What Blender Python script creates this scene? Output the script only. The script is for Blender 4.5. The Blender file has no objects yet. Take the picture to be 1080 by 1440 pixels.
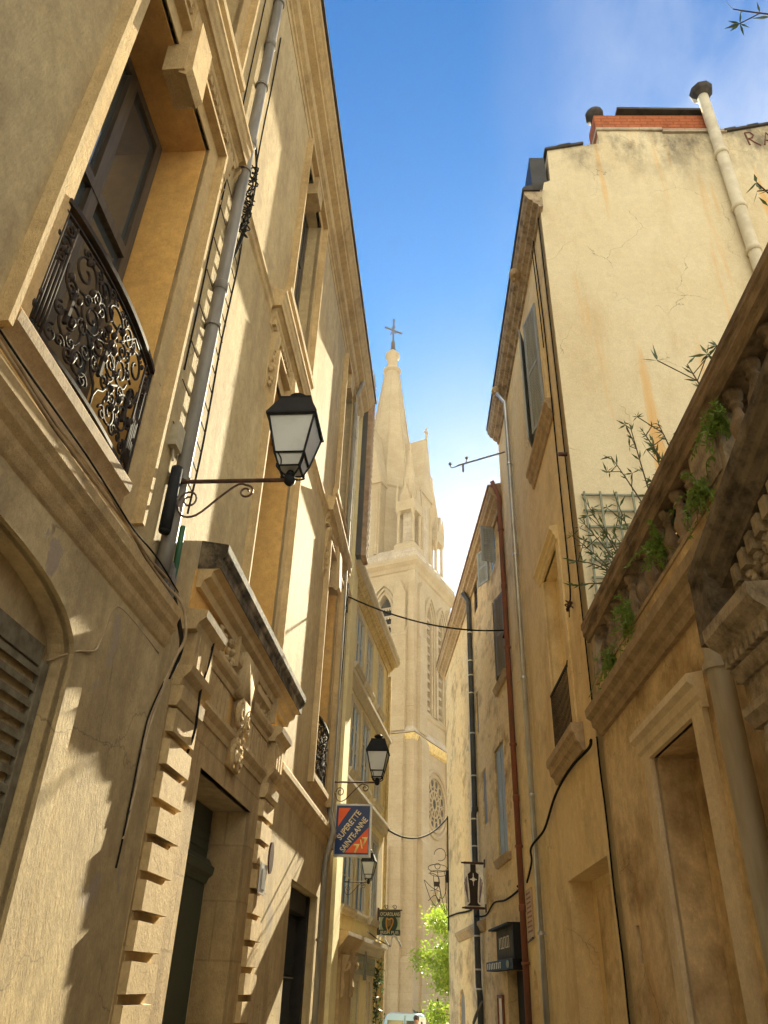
import bpy, bmesh, math, random
from mathutils import Vector, Matrix
from mathutils.geometry import tessellate_polygon
random.seed(7)
C = bpy.context.scene.collection
PI = math.pi
V = Vector
sc = bpy.context.scene

# ------------------------------------------------------------------ materials
def nmat(name):
    m = bpy.data.materials.new(name); m.use_nodes = True
    nt = m.node_tree
    return m, nt, nt.nodes['Principled BSDF']

def node(nt, t, **k):
    n = nt.nodes.new(t)
    for a, b in k.items():
        if a.startswith('_'):
            n.inputs[a[1:].replace('_', ' ')].default_value = b
        else:
            setattr(n, a, b)
    return n

def c4(c): return (c[0], c[1], c[2], 1)

def mixc(nt, fac, a, b, mode='MIX'):
    n = nt.nodes.new('ShaderNodeMix'); n.data_type = 'RGBA'; n.blend_type = mode
    if isinstance(fac, (int, float)): n.inputs[0].default_value = fac
    else: nt.links.new(fac, n.inputs[0])
    for i, s in ((6, a), (7, b)):
        if isinstance(s, (tuple, list)): n.inputs[i].default_value = c4(s)
        else: nt.links.new(s, n.inputs[i])
    return n.outputs[2]

def noise(nt, pos, scale, detail=6, rough=.55, stretch=None, off=0):
    mp = nt.nodes.new('ShaderNodeMapping')
    mp.inputs['Location'].default_value = (off, off * 1.7, off * .6)
    mp.inputs['Scale'].default_value = stretch or (1, 1, 1)
    nt.links.new(pos, mp.inputs['Vector'])
    n = nt.nodes.new('ShaderNodeTexNoise')
    n.inputs['Scale'].default_value = scale; n.inputs['Detail'].default_value = detail
    n.inputs['Roughness'].default_value = rough
    nt.links.new(mp.outputs[0], n.inputs['Vector'])
    return n.outputs['Fac']

def ramp(nt, fac, lo, hi):
    n = nt.nodes.new('ShaderNodeMapRange'); n.clamp = True
    n.inputs['From Min'].default_value = lo; n.inputs['From Max'].default_value = hi
    nt.links.new(fac, n.inputs['Value'])
    return n.outputs['Result']

def mul(nt, a, b):
    n = nt.nodes.new('ShaderNodeMath'); n.operation = 'MULTIPLY'
    nt.links.new(a, n.inputs[0])
    if isinstance(b, (int, float)): n.inputs[1].default_value = b
    else: nt.links.new(b, n.inputs[1])
    return n.outputs[0]

def stucco(name, c1, c2, stain=(.08, .065, .045), amt=.5, s_lo=.52, s_hi=.75, bump=.35, bscale=16,
           flake=None, flake_lo=.66, rough=.92, streak=(1.6, 1.6, .5), vgrain=.5, off=0, mott=1.0, crack=.0, fl=(1, 1, .6), joints=None, rust=None, rlo=.6, rw=.2, rst=(1.3, 1.3, .22), ramt=.6, jc=1.0, topstain=None):
    m, nt, b = nmat(name)
    pos = nt.nodes.new('ShaderNodeNewGeometry').outputs['Position']
    A = ramp(nt, noise(nt, pos, .55, 8, .6, off=off), .35, .65)
    col = mixc(nt, A, c1, c2)
    B = ramp(nt, noise(nt, pos, 1.0, 10, .68, streak, off + 3), s_lo, s_hi)
    col = mixc(nt, mul(nt, B, amt), col, stain)
    G = ramp(nt, noise(nt, pos, 7, 10, .7, off=off + 5), .25, .75)
    d = mixc(nt, G, (1 - .26 * mott, 1 - .27 * mott, 1 - .29 * mott), (1 + .16 * mott, 1 + .15 * mott, 1 + .13 * mott))
    col = mixc(nt, 1.0, col, d, 'MULTIPLY')
    SP = ramp(nt, noise(nt, pos, 55, 5, .7, (1, 1, .55), off + 8), .3, .7)
    col = mixc(nt, 1.0, col, mixc(nt, SP, (.88, .87, .86), (1.07, 1.07, 1.06)), 'MULTIPLY')
    if rust:
        R = ramp(nt, noise(nt, pos, 1.0, 6, .55, rst, off + 11), rlo, rlo + rw)
        col = mixc(nt, mul(nt, R, ramt), col, rust)
    if flake:
        F = ramp(nt, noise(nt, pos, 1.7, 9, .62, fl, off + 7), flake_lo, flake_lo + .02)
        col = mixc(nt, F, col, flake)
    if crack:
        dn = nt.nodes.new('ShaderNodeTexNoise'); dn.inputs['Scale'].default_value = 2.2; dn.inputs['Detail'].default_value = 6; nt.links.new(pos, dn.inputs['Vector'])
        dv = nt.nodes.new('ShaderNodeVectorMath'); dv.operation = 'MULTIPLY_ADD'; nt.links.new(dn.outputs['Color'], dv.inputs[0]); dv.inputs[1].default_value = (.55, .55, .55); nt.links.new(pos, dv.inputs[2])
        vo = nt.nodes.new('ShaderNodeTexVoronoi'); vo.feature = 'DISTANCE_TO_EDGE'; vo.inputs['Scale'].default_value = .62; nt.links.new(dv.outputs[0], vo.inputs['Vector'])
        K = mul(nt, ramp(nt, vo.outputs['Distance'], .0045, .0008), ramp(nt, noise(nt, pos, .8, 4, .5, off=off + 17), .48, .56))
        col = mixc(nt, mul(nt, K, crack), col, (.07, .055, .04))
    if topstain:
        zz = nt.nodes.new('ShaderNodeSeparateXYZ'); nt.links.new(pos, zz.inputs[0])
        T = mul(nt, ramp(nt, zz.outputs[2], topstain[0], topstain[1]), ramp(nt, noise(nt, pos, 1.1, 9, .7, (1, 1, .45), off + 13), .44, .62))
        col = mixc(nt, mul(nt, T, .85), col, (.11, .095, .075))
    hgt = noise(nt, pos, bscale * 2.6, 10, .72, (1, 1, vgrain), off)
    h2 = noise(nt, pos, bscale * .5, 5, .6, (1, 1, vgrain), off=off + 2)
    add = nt.nodes.new('ShaderNodeMath'); add.operation = 'ADD'
    nt.links.new(hgt, add.inputs[0]); nt.links.new(mul(nt, h2, .8), add.inputs[1])
    h = add.outputs[0]
    if joints:
        br = nt.nodes.new('ShaderNodeTexBrick')
        mp = nt.nodes.new('ShaderNodeMapping'); mp.vector_type = 'POINT'
        # masonry courses: use x+y along the wall, z up
        sep = nt.nodes.new('ShaderNodeSeparateXYZ'); nt.links.new(pos, sep.inputs[0])
        ad = nt.nodes.new('ShaderNodeMath'); ad.operation = 'ADD'
        nt.links.new(sep.outputs[0], ad.inputs[0]); nt.links.new(sep.outputs[1], ad.inputs[1])
        cb = nt.nodes.new('ShaderNodeCombineXYZ'); nt.links.new(ad.outputs[0], cb.inputs[0]); nt.links.new(sep.outputs[2], cb.inputs[1])
        nt.links.new(cb.outputs[0], br.inputs['Vector'])
        br.inputs['Scale'].default_value = 1
        br.inputs['Brick Width'].default_value = joints[0]; br.inputs['Row Height'].default_value = joints[1]
        br.inputs['Mortar Size'].default_value = joints[2]
        br.inputs['Color1'].default_value = (1, 1, 1, 1); br.inputs['Color2'].default_value = (1 - .13 * jc, 1 - .14 * jc, 1 - .16 * jc, 1)
        br.inputs['Mortar'].default_value = (1 - .28 * jc, 1 - .3 * jc, 1 - .34 * jc, 1)
        col = mixc(nt, 1.0, col, br.outputs['Color'], 'MULTIPLY')
    nt.links.new(col, b.inputs['Base Color'])
    b.inputs['Roughness'].default_value = rough
    b.inputs['Specular IOR Level'].default_value = .2
    bp = nt.nodes.new('ShaderNodeBump'); bp.inputs['Strength'].default_value = min(1, bump); bp.inputs['Distance'].default_value = .022
    nt.links.new(h, bp.inputs['Height']); nt.links.new(bp.outputs[0], b.inputs['Normal'])
    return m

def plain(name, c, rough=.5, metal=0, var=.25, scale=6, c2=None, spec=.4, bump=0, stretch=None, lo=.4, hi=.62):
    m, nt, b = nmat(name)
    pos = nt.nodes.new('ShaderNodeNewGeometry').outputs['Position']
    f = ramp(nt, noise(nt, pos, scale, 8, .62, stretch), lo, hi)
    c2 = c2 or tuple(x * (1 - var) for x in c)
    nt.links.new(mixc(nt, f, c, c2), b.inputs['Base Color'])
    b.inputs['Roughness'].default_value = rough; b.inputs['Metallic'].default_value = metal
    b.inputs['Specular IOR Level'].default_value = spec
    if bump:
        bp = nt.nodes.new('ShaderNodeBump'); bp.inputs['Strength'].default_value = bump; bp.inputs['Distance'].default_value = .02
        nt.links.new(noise(nt, pos, scale * 3, 8, .6, stretch), bp.inputs['Height']); nt.links.new(bp.outputs[0], b.inputs['Normal'])
    return m

def leafmat(name, c, c2, trans=.4):
    m, nt, b = nmat(name)
    pos = nt.nodes.new('ShaderNodeNewGeometry').outputs['Position']
    f = ramp(nt, noise(nt, pos, 5, 4, .6), .3, .7)
    col = mixc(nt, f, c, c2)
    nt.links.new(col, b.inputs['Base Color']); b.inputs['Roughness'].default_value = .5
    tr = nt.nodes.new('ShaderNodeBsdfTranslucent'); nt.links.new(col, tr.inputs['Color'])
    mx = nt.nodes.new('ShaderNodeMixShader'); mx.inputs[0].default_value = trans
    nt.links.new(b.outputs[0], mx.inputs[1]); nt.links.new(tr.outputs[0], mx.inputs[2])
    nt.links.new(mx.outputs[0], nt.nodes['Material Output'].inputs['Surface'])
    return m

M = {}
M['left_stucco'] = stucco('left_stucco', (.46, .355, .19), (.56, .445, .25), (.25, .18, .105), .75, .45, .74, .75, 15, flake=(.36, .29, .21), flake_lo=.645, crack=.45, vgrain=.4)
M['left_base'] = stucco('left_base_stucco', (.40, .32, .20), (.46, .375, .245), (.20, .16, .11), .7, .43, .74, 1.0, 17, flake=(.30, .25, .19), off=4, flake_lo=.66, crack=.4, vgrain=.4)
M['left_stone'] = stucco('left_stone', (.52, .375, .185), (.59, .45, .245), (.22, .15, .085), .7, .5, .78, .9, 20, off=9)
M['left_ashlar'] = stucco('left_ashlar', (.50, .355, .17), (.58, .435, .23), (.22, .15, .08), .75, .44, .74, .9, 20, off=9, joints=(1.1, .62, .012))
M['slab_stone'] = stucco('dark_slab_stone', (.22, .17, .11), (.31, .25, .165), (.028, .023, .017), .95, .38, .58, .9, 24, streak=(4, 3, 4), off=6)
M['pale_surround'] = stucco('pale_surround', (.78, .64, .42), (.84, .72, .51), (.42, .30, .17), .6, .46, .74, .4, 14, off=44, mott=.6, streak=(1.2, .7, .8), vgrain=1.0)
M['orange_plaster'] = stucco('orange_reveal_plaster', (.62, .36, .11), (.66, .41, .14), (.40, .25, .10), .5, .5, .8, .25, 14, off=2)
M['dirty_stone'] = stucco('dirty_stone', (.42, .31, .18), (.52, .40, .25), (.15, .115, .075), .45, .44, .70, .7, 22, streak=(6, 6, 6), off=1)
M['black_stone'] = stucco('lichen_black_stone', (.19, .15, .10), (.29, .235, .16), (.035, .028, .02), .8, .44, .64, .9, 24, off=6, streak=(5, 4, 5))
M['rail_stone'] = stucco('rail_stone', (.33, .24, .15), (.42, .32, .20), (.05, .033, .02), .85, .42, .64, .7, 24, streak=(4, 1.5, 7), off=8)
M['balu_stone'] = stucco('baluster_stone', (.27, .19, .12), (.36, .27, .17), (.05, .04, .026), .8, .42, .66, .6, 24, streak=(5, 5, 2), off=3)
M['carved_stone'] = stucco('carved_grey_stone', (.42, .34, .24), (.50, .41, .29), (.06, .05, .035), .8, .45, .68, .7, 24, off=12, streak=(6, 5, 5))
M['r1_plaster'] = stucco('ochre_plaster', (.76, .585, .33), (.82, .66, .41), (.27, .165, .075), .9, .44, .66, .45, 14, flake=(.50, .40, .26), flake_lo=.70, off=15, rust=(.52, .27, .09), rlo=.54, crack=.45, streak=(1.2, .7, .8), vgrain=1.0)
M['r2_plaster'] = stucco('gold_plaster', (.80, .63, .34), (.84, .69, .40), (.36, .235, .11), .7, .5, .78, .45, 14, off=18, rust=(.54, .33, .13), rlo=.56, crack=.4, mott=.6, streak=(1.2, .7, .9), vgrain=1.0)
M['r2_gable'] = stucco('cream_gable_render', (.62, .535, .36), (.66, .585, .41), (.46, .34, .19), .6, .5, .8, .25, 10, off=21, rust=(.62, .36, .12), topstain=(15.8, 17.6), crack=.5, mott=.35, vgrain=.9, rlo=.545, rw=.09, rst=(1.7, 1.7, .10), ramt=.8)
M['r3_plaster'] = stucco('peeling_plaster', (.76, .58, .31), (.82, .66, .39), (.30, .195, .095), .8, .5, .66, .75, 12, flake=(.52, .40, .24), off=24, crack=.5, streak=(1.3, .6, 1.2), fl=(1.2, .5, 1.1), vgrain=1.0, flake_lo=.61)
M['l2_plaster'] = stucco('yellow_plaster', (.84, .73, .38), (.88, .78, .45), (.42, .30, .13), .5, .5, .8, 1.0, 14, off=27, vgrain=.8, mott=.5)
M['l2_stone'] = stucco('pale_trim', (.62, .56, .42), (.68, .62, .47), (.38, .31, .2), .5, .5, .8, .35, 18, off=29)
M['yellow_stone'] = stucco('ornate_yellow_stone', (.66, .50, .20), (.74, .60, .30), (.40, .26, .08), .7, .45, .7, .5, 24, streak=(5, 5, 3), off=31)
M['church'] = stucco('church_limestone', (.36, .29, .19), (.42, .35, .24), (.44, .34, .21), .55, .48, .8, .3, 6, streak=(.9, .9, .1), off=33, joints=(1.1, .42, .012), crack=.3, mott=.7, jc=.45)
M['church_grey'] = stucco('church_weathered_stone', (.40, .35, .28), (.50, .43, .34), (.22, .19, .16), .7, .45, .7, .4, 6, streak=(.9, .9, .4), off=35, joints=(1.0, .42, .012))
M['brick'] = stucco('red_brick', (.40, .12, .055), (.46, .16, .075), (.16, .06, .035), .6, .5, .7, .5, 20, off=37, joints=(.3, .11, .02))
M['tile'] = stucco('roof_tile', (.34, .22, .14), (.46, .32, .21), (.10, .075, .05), .7, .45, .7, .4, 20, streak=(4, 4, 4))
M['dark_tile'] = plain('dark_roof_edge', (.06, .052, .045), .85, var=.5, scale=5)
M['charcoal'] = plain('charcoal_panel', (.028, .030, .036), .6, var=.4, scale=4)
M['zinc'] = plain('zinc_pipe', (.20, .185, .16), .65, .15, c2=(.13, .12, .10), scale=3, stretch=(3, 3, .6))
M['old_zinc'] = plain('weathered_pipe', (.30, .275, .22), .6, .2, c2=(.17, .155, .12), scale=3, stretch=(4, 4, .5))
M['steel'] = plain('steel_pipe', (.58, .61, .63), .3, .7, c2=(.45, .47, .48), scale=2)
M['dark_pipe'] = plain('dark_pipe', (.06, .068, .075), .45, .2, var=.4, scale=2)
M['rust_pipe'] = plain('rust_pipe', (.24, .075, .035), .75, 0, c2=(.14, .075, .05), scale=5, stretch=(2, 2, .5))
M['cream_pipe'] = plain('cream_pipe', (.58, .52, .38), .6, c2=(.46, .40, .28), scale=3)
M['grey_pipe'] = plain('pale_painted_pipe', (.50, .46, .38), .6, c2=(.40, .34, .25), scale=2.5, stretch=(3, 3, .5))
M['iron'] = plain('wrought_iron', (.020, .017, .015), .75, .1, c2=(.045, .028, .018), scale=12, spec=.2)
M['rust_iron'] = plain('rusted_bracket', (.05, .028, .02), .5, .5, c2=(.10, .045, .028), scale=14)
M['black'] = plain('black_paint', (.017, .019, .022), .7, 0, var=.3, spec=.12)
M['lamp_glass'] = plain('frosted_glass', (.50, .54, .56), .25, 0, c2=(.40, .43, .45), scale=2, spec=.6)
M['glass'] = plain('window_glass', (.035, .042, .045), .06, 0, c2=(.05, .055, .05), scale=.8, spec=.8)
M['sky_glass'] = plain('painted_sky_glass', (.06, .19, .40), .4, 0, c2=(.10, .26, .50), scale=.9, spec=.2)  # blue sky reflection painted into the pane colour
M['rose_glass'] = plain('rose_window_glass', (.05, .045, .04), .8, c2=(.09, .08, .065), scale=3, spec=.15)
M['wood_dark'] = plain('dark_window_wood', (.045, .034, .022), .55, c2=(.085, .062, .04), scale=8, stretch=(3, 3, .3))
M['white_frame'] = plain('pale_window_frame', (.60, .57, .47), .5, c2=(.5, .47, .38))
M['green_door'] = plain('dark_green_door', (.008, .026, .020), .4, c2=(.013, .035, .026), scale=3)
M['shop_black'] = plain('black_shopfront', (.012, .011, .011), .6, c2=(.02, .018, .016), spec=.15)
M['shutter_grey'] = plain('grey_blue_shutter', (.33, .37, .38), .65, c2=(.25, .27, .27), scale=4, stretch=(4, 4, .5))
M['shutter_dim'] = plain('weathered_shutter', (.22, .20, .165), .7, c2=(.15, .13, .10), scale=5, stretch=(4, 4, .5))
M['louvre'] = plain('olive_louvre', (.20, .175, .12), .75, c2=(.12, .10, .065), scale=9, spec=.2)
M['void'] = plain('dark_interior', (.008, .0075, .007), .9)
M['cable'] = plain('black_cable', (.016, .014, .012), .9, spec=.08)
M['tan_cable'] = plain('tan_cable', (.46, .36, .23), .8, c2=(.34, .25, .15), spec=.15)
M['green_hose'] = plain('green_hose', (.008, .085, .03), .5)
M['box_cream'] = plain('cream_plastic', (.46, .41, .29), .5)
M['grey_box'] = plain('grey_junction_box', (.20, .19, .18), .6)
M['sign_blue'] = plain('sign_blue', (.012, .035, .13), .35, c2=(.018, .05, .16), scale=3)
M['sign_orange'] = plain('sign_orange', (.80, .10, .015), .35, c2=(.85, .14, .02), scale=3)
M['sign_cream'] = plain('sign_lettering', (.82, .72, .48), .45, c2=(.75, .62, .4))
M['sign_yellow'] = plain('sign_yellow', (.95, .78, .30), .5, var=.08)
M['alu'] = plain('aluminium_frame', (.45, .46, .45), .4, .6)
M['pub_green'] = plain('pub_green', (.01, .05, .022), .45)
M['pub_pale'] = plain('pub_pale_board', (.50, .58, .34), .5)
M['gold'] = plain('gold_paint', (.62, .30, .05), .45, .2, c2=(.72, .42, .1), scale=20)
M['banner_cream'] = plain('banner_cloth', (.95, .92, .83), .85, spec=.1)
M['banner_brown'] = plain('banner_print', (.035, .022, .016), .8)
M['banner_mauve'] = plain('banner_stripe', (.20, .13, .17), .8)
M['shop_grey'] = plain('shop_panel', (.10, .095, .08), .9, spec=.1)
M['green_board'] = plain('grey_green_board', (.20, .23, .16), .7, c2=(.25, .27, .19), scale=5)
M['board_mark'] = plain('board_marks', (.36, .35, .18), .7)
M['white_plate'] = plain('white_plate', (.62, .62, .60), .4)
M['plaque'] = plain('stone_plaque', (.52, .40, .27), .8, c2=(.46, .33, .2), scale=8)
M['red_ink'] = plain('faded_red_letters', (.32, .13, .08), .8)
M['graffiti'] = plain('brown_paint', (.16, .06, .04), .8)
M['terracotta'] = plain('terracotta', (.42, .13, .05), .8, c2=(.34, .11, .05), scale=9)
M['trellis'] = plain('trellis_wood', (.24, .26, .20), .8)
M['van'] = plain('van_sky_tint', (.28, .46, .66), .25, .0, c2=(.26, .43, .62), spec=.6, scale=1)  # sky reflection put into the body colour as pale blue
M['van_white'] = plain('van_white', (.75, .76, .78), .3)
M['van_blue'] = plain('van_logo_blue', (.03, .05, .22), .35)
M['tyre'] = plain('tyre_rubber', (.02, .02, .02), .8)
M['red_light'] = plain('tail_light', (.35, .02, .015), .2)
M['skin'] = plain('skin', (.42, .24, .16), .5)
M['hair'] = plain('dark_hair', (.03, .02, .014), .6)
M['shirt'] = plain('white_shirt', (.7, .68, .62), .8)
M['trousers'] = plain('dark_trousers', (.03, .035, .05), .8)
M['fence_wood'] = plain('yellow_fence_boards', (.52, .38, .18), .75, c2=(.42, .29, .13), scale=3, stretch=(3, 3, .3))
M['bark'] = plain('bark', (.11, .085, .06), .9, c2=(.07, .055, .04), scale=9, bump=.6)
M['leaf_lime'] = leafmat('lime_leaf', (.17, .27, .02), (.27, .36, .035), .5)
M['leaf_dark'] = leafmat('oleander_leaf', (.06, .10, .03), (.11, .16, .05), .35)
M['leaf_fern'] = leafmat('fern_leaf', (.15, .26, .03), (.22, .32, .05), .35)
M['leaf_ivy'] = leafmat('ivy_leaf', (.03, .06, .02), (.05, .085, .03), .3)
M['paving'] = stucco('stone_paving', (.30, .26, .20), (.36, .31, .24), (.16, .14, .11), .6, .45, .7, .4, 10, joints=(.6, .4, .02))
M['curb'] = stucco('kerb_stone', (.34, .31, .26), (.40, .36, .30), (.2, .17, .14), .6, .45, .7, .4, 12)

# ------------------------------------------------------------------ mesh helpers
class MB:
    def __init__(s): s.bm = bmesh.new()
    def face(s, pts, flip=False):
        vs = [s.bm.verts.new(p) for p in pts]
        try: return s.bm.faces.new(vs[::-1] if flip else vs)
        except ValueError: return None
    def hexa(s, P):
        v = [s.bm.verts.new(p) for p in P]
        for q in ((3, 2, 1, 0), (4, 5, 6, 7), (0, 1, 5, 4), (1, 2, 6, 5), (2, 3, 7, 6), (3, 0, 4, 7)):
            s.bm.faces.new([v[i] for i in q])
        return s
    def box(s, W, s0, s1, d0, d1, z0, z1):
        p = W.p
        return s.hexa([p(s0, d0, z0), p(s1, d0, z0), p(s1, d1, z0), p(s0, d1, z0), p(s0, d0, z1), p(s1, d0, z1), p(s1, d1, z1), p(s0, d1, z1)])
    def extrude(s, poly, vec):
        n = len(poly); a = [s.bm.verts.new(p) for p in poly]; b = [s.bm.verts.new(V(p) + V(vec)) for p in poly]
        try:
            s.bm.faces.new(a[::-1]); s.bm.faces.new(b)
        except ValueError: pass
        for i in range(n):
            j = (i + 1) % n
            s.bm.faces.new((a[i], a[j], b[j], b[i]))
        return s
    def mould(s, W, s0, s1, prof):
        return s.extrude([W.p(s0, d, z) for d, z in prof], W.u * (s1 - s0))
    def plate(s, W, poly, d0, d1):      # polygon in (s,z), thickness along d
        return s.extrude([W.p(a, d0, z) for a, z in poly], W.n * (d1 - d0))
    def tube(s, pts, r, n=8, closed=False, caps=True):
        pts = [V(p) for p in pts]; m = len(pts); rings = []
        up = None
        for i, p in enumerate(pts):
            if closed: t = (pts[(i + 1) % m] - pts[i - 1])
            else: t = (pts[min(i + 1, m - 1)] - pts[max(i - 1, 0)])
            if t.length < 1e-9: t = V((0, 0, 1))
            t.normalize()
            if up is None:
                up = V((0, 0, 1)) if abs(t.z) < .9 else V((1, 0, 0))
            x = t.cross(up)
            if x.length < 1e-4: x = t.cross(V((1, .3, 0)))
            x.normalize(); y = x.cross(t).normalized(); up = y
            rr = r[i] if isinstance(r, (list, tuple)) else r
            rings.append([s.bm.verts.new(p + x * (rr * math.cos(2 * PI * k / n)) + y * (rr * math.sin(2 * PI * k / n))) for k in range(n)])
        for i in range(m if closed else m - 1):
            a, b = rings[i], rings[(i + 1) % m]
            for k in range(n):
                s.bm.faces.new((a[k], a[(k + 1) % n], b[(k + 1) % n], b[k]))
        if caps and not closed:
            s.bm.faces.new(rings[0][::-1]); s.bm.faces.new(rings[-1])
        return s
    def lathe(s, o, prof, n=16, rot=0, sx=1):
        o = V(o); rings = []
        for r, z in prof:
            rings.append([s.bm.verts.new(o + V((r * math.cos(2 * PI * k / n + rot), r * math.sin(2 * PI * k / n + rot), z))) for k in range(n)])
        for a, b in zip(rings, rings[1:]):
            for k in range(n): s.bm.faces.new((a[k], a[(k + 1) % n], b[(k + 1) % n], b[k]))
        s.bm.faces.new(rings[0][::-1]); s.bm.faces.new(rings[-1])
        return s
    def ball(s, c, r, n=8, sq=(1, 1, 1)):
        m = Matrix.Translation(V(c)) @ Matrix.Diagonal((r * sq[0], r * sq[1], r * sq[2], 1))
        bmesh.ops.create_uvsphere(s.bm, u_segments=n * 2, v_segments=n, radius=1, matrix=m)
        return s
    def build(s, name, mat, parent=None, smooth=False, keep=False):
        me = bpy.data.meshes.new(name)
        bmesh.ops.recalc_face_normals(s.bm, faces=s.bm.faces) if not keep else None
        off = V((0, 0, 0)); q = parent
        while q is not None: off += q.location; q = q.parent
        if off.length: bmesh.ops.translate(s.bm, verts=s.bm.verts, vec=-off)
        s.bm.to_mesh(me); s.bm.free()
        if smooth:
            for p in me.polygons: p.use_smooth = True
        o = bpy.data.objects.new(name, me); me.materials.append(M[mat] if isinstance(mat, str) else mat)
        C.objects.link(o)
        if parent is not None: o.parent = parent
        return o

class Wall:
    def __init__(s, o, u, n): s.o = V(o); s.u = V(u).normalized(); s.n = V(n).normalized()
    def p(s, a, d, z): return s.o + s.u * a + s.n * d + V((0, 0, z))
def mkwall(x, y, deg, side):
    a = math.radians(deg)
    return Wall((x, y, 0), (math.sin(a), math.cos(a), 0), (side * math.cos(a), -side * math.sin(a), 0))

WL1 = mkwall(-2.6, 0, 1.7, 1)
WL2 = mkwall(-2.05, 19.5, 6.0, 1)
WR1 = mkwall(2.6, 0, -1.7, -1)
WR3 = mkwall(2.06, 18.4, -5.4, -1)

def thing(name, label, cat, loc, group=None):
    o = bpy.data.objects.new(name, None); C.objects.link(o); o.location = loc
    o.empty_display_size = .2
    o['label'] = label; o['category'] = cat
    if group: o['group'] = group
    return o
def tag(o, label, cat, group=None):
    o['label'] = label; o['category'] = cat
    if group: o['group'] = group
    return o
def struct(o, kind='structure'):
    o['kind'] = kind; return o

def rect(a, b, c, d): return [(a, c), (b, c), (b, d), (a, d)]

def facade(W, s0, s1, z0, z1, holes, thick, outline=None, closed=True, skip_first=False):
    """street wall with real openings: front face, reveals, closed back of every opening, ends, top and rear"""
    mb = MB()
    outer = outline or rect(s0, s1, z0, z1)
    loops = [[W.p(a, 0, z) for a, z in outer]] + [[W.p(a, 0, z) for a, z in h[0]] for h in holes]
    flat = [p for l in loops for p in l]
    vs = [mb.bm.verts.new(p) for p in flat]
    loc2 = [[V((a, z, 0)) for a, z in outer]] + [[V((a, z, 0)) for a, z in h[0]] for h in holes]
    for t in tessellate_polygon(loc2):
        try: mb.bm.faces.new([vs[i] for i in t])
        except ValueError: pass
    for h in holes:
        poly, dep = h[0], h[1]; n = len(poly)
        for i in range(n):
            (a, z), (b, y) = poly[i], poly[(i + 1) % n]
            mb.face([W.p(a, 0, z), W.p(b, 0, y), W.p(b, -dep, y), W.p(a, -dep, z)])
        if closed: mb.face([W.p(a, -dep, z) for a, z in poly])
    n = len(outer)
    for i in range(n):
        (a, z), (b, y) = outer[i], outer[(i + 1) % n]
        if skip_first and a == b == s0: continue
        mb.face([W.p(a, 0, z), W.p(b, 0, y), W.p(b, -thick, y), W.p(a, -thick, z)])
    if closed: mb.face([W.p(a, -thick, z) for a, z in outer])
    return mb

def arc(cx, cz, r, a0, a1, n, sz=1):
    return [(cx + r * math.cos(math.radians(a0 + (a1 - a0) * i / n)), cz + sz * r * math.sin(math.radians(a0 + (a1 - a0) * i / n))) for i in range(n + 1)]

def pointed(s0, s1, z0, zs, apex, n=7):
    """pointed-arch outline"""
    w = (s1 - s0); c = (s0 + s1) / 2; h = apex - zs
    pts = [(s0, z0), (s1, z0)]
    R = (w * w / 4 + h * h) / w
    a1 = math.asin(min(1, h / R))
    for i in range(n + 1):
        t = a1 * i / n; pts.append((s1 - R + R * math.cos(t), zs + R * math.sin(t)))
    for i in range(n - 1, -1, -1):
        t = a1 * i / n; pts.append((s0 + R - R * math.cos(t), zs + R * math.sin(t)))
    return pts

def ring_plate(mb, W, outer, inner, d0, d1):
    """moulded band between two outlines with same count"""
    n = len(outer)
    for k in range(n):
        j = (k + 1) % n
        o0, o1, i0, i1 = outer[k], outer[j], inner[k], inner[j]
        mb.face([W.p(*_sd(o0, d1)), W.p(*_sd(o1, d1)), W.p(*_sd(i1, d1)), W.p(*_sd(i0, d1))])
        mb.face([W.p(*_sd(o0, d0)), W.p(*_sd(o1, d0)), W.p(*_sd(o1, d1)), W.p(*_sd(o0, d1))])
        mb.face([W.p(*_sd(i0, d0)), W.p(*_sd(i1, d0)), W.p(*_sd(i1, d1)), W.p(*_sd(i0, d1))])
def _sd(q, d): return (q[0], d, q[1])

def casement(W, parent, s0, s1, z0, z1, dep, frame='wood_dark', glass='glass', t=.07, bars=2, stile=True, transom=None):
    f = MB(); d0, d1 = -dep + .01, -dep + .07
    f.box(W, s0, s0 + t, d0, d1, z0, z1); f.box(W, s1 - t, s1, d0, d1, z0, z1)
    f.box(W, s0 + t, s1 - t, d0, d1, z0, z0 + t); f.box(W, s0 + t, s1 - t, d0, d1, z1 - t, z1)
    m = (s0 + s1) / 2
    if stile: f.box(W, m - t * .6, m + t * .6, d0, d1 + .012, z0 + t, z1 - t)
    zt = z1 - t
    if transom:
        f.box(W, s0 + t, s1 - t, d0, d1 + .02, transom - t / 2, transom + t / 2)
    for i in range(1, bars + 1):
        z = z0 + (zt - z0) * i / (bars + 1)
        f.box(W, s0 + t, s1 - t, d0, d1 - .015, z - .018, z + .018)
    o = f.build('window', frame, parent)
    g = MB(); g.box(W, s0 + t * .5, s1 - t * .5, -dep + .015, -dep + .03, z0 + t * .5, z1 - t * .5); g.build('pane', glass, o)
    return o

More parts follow.
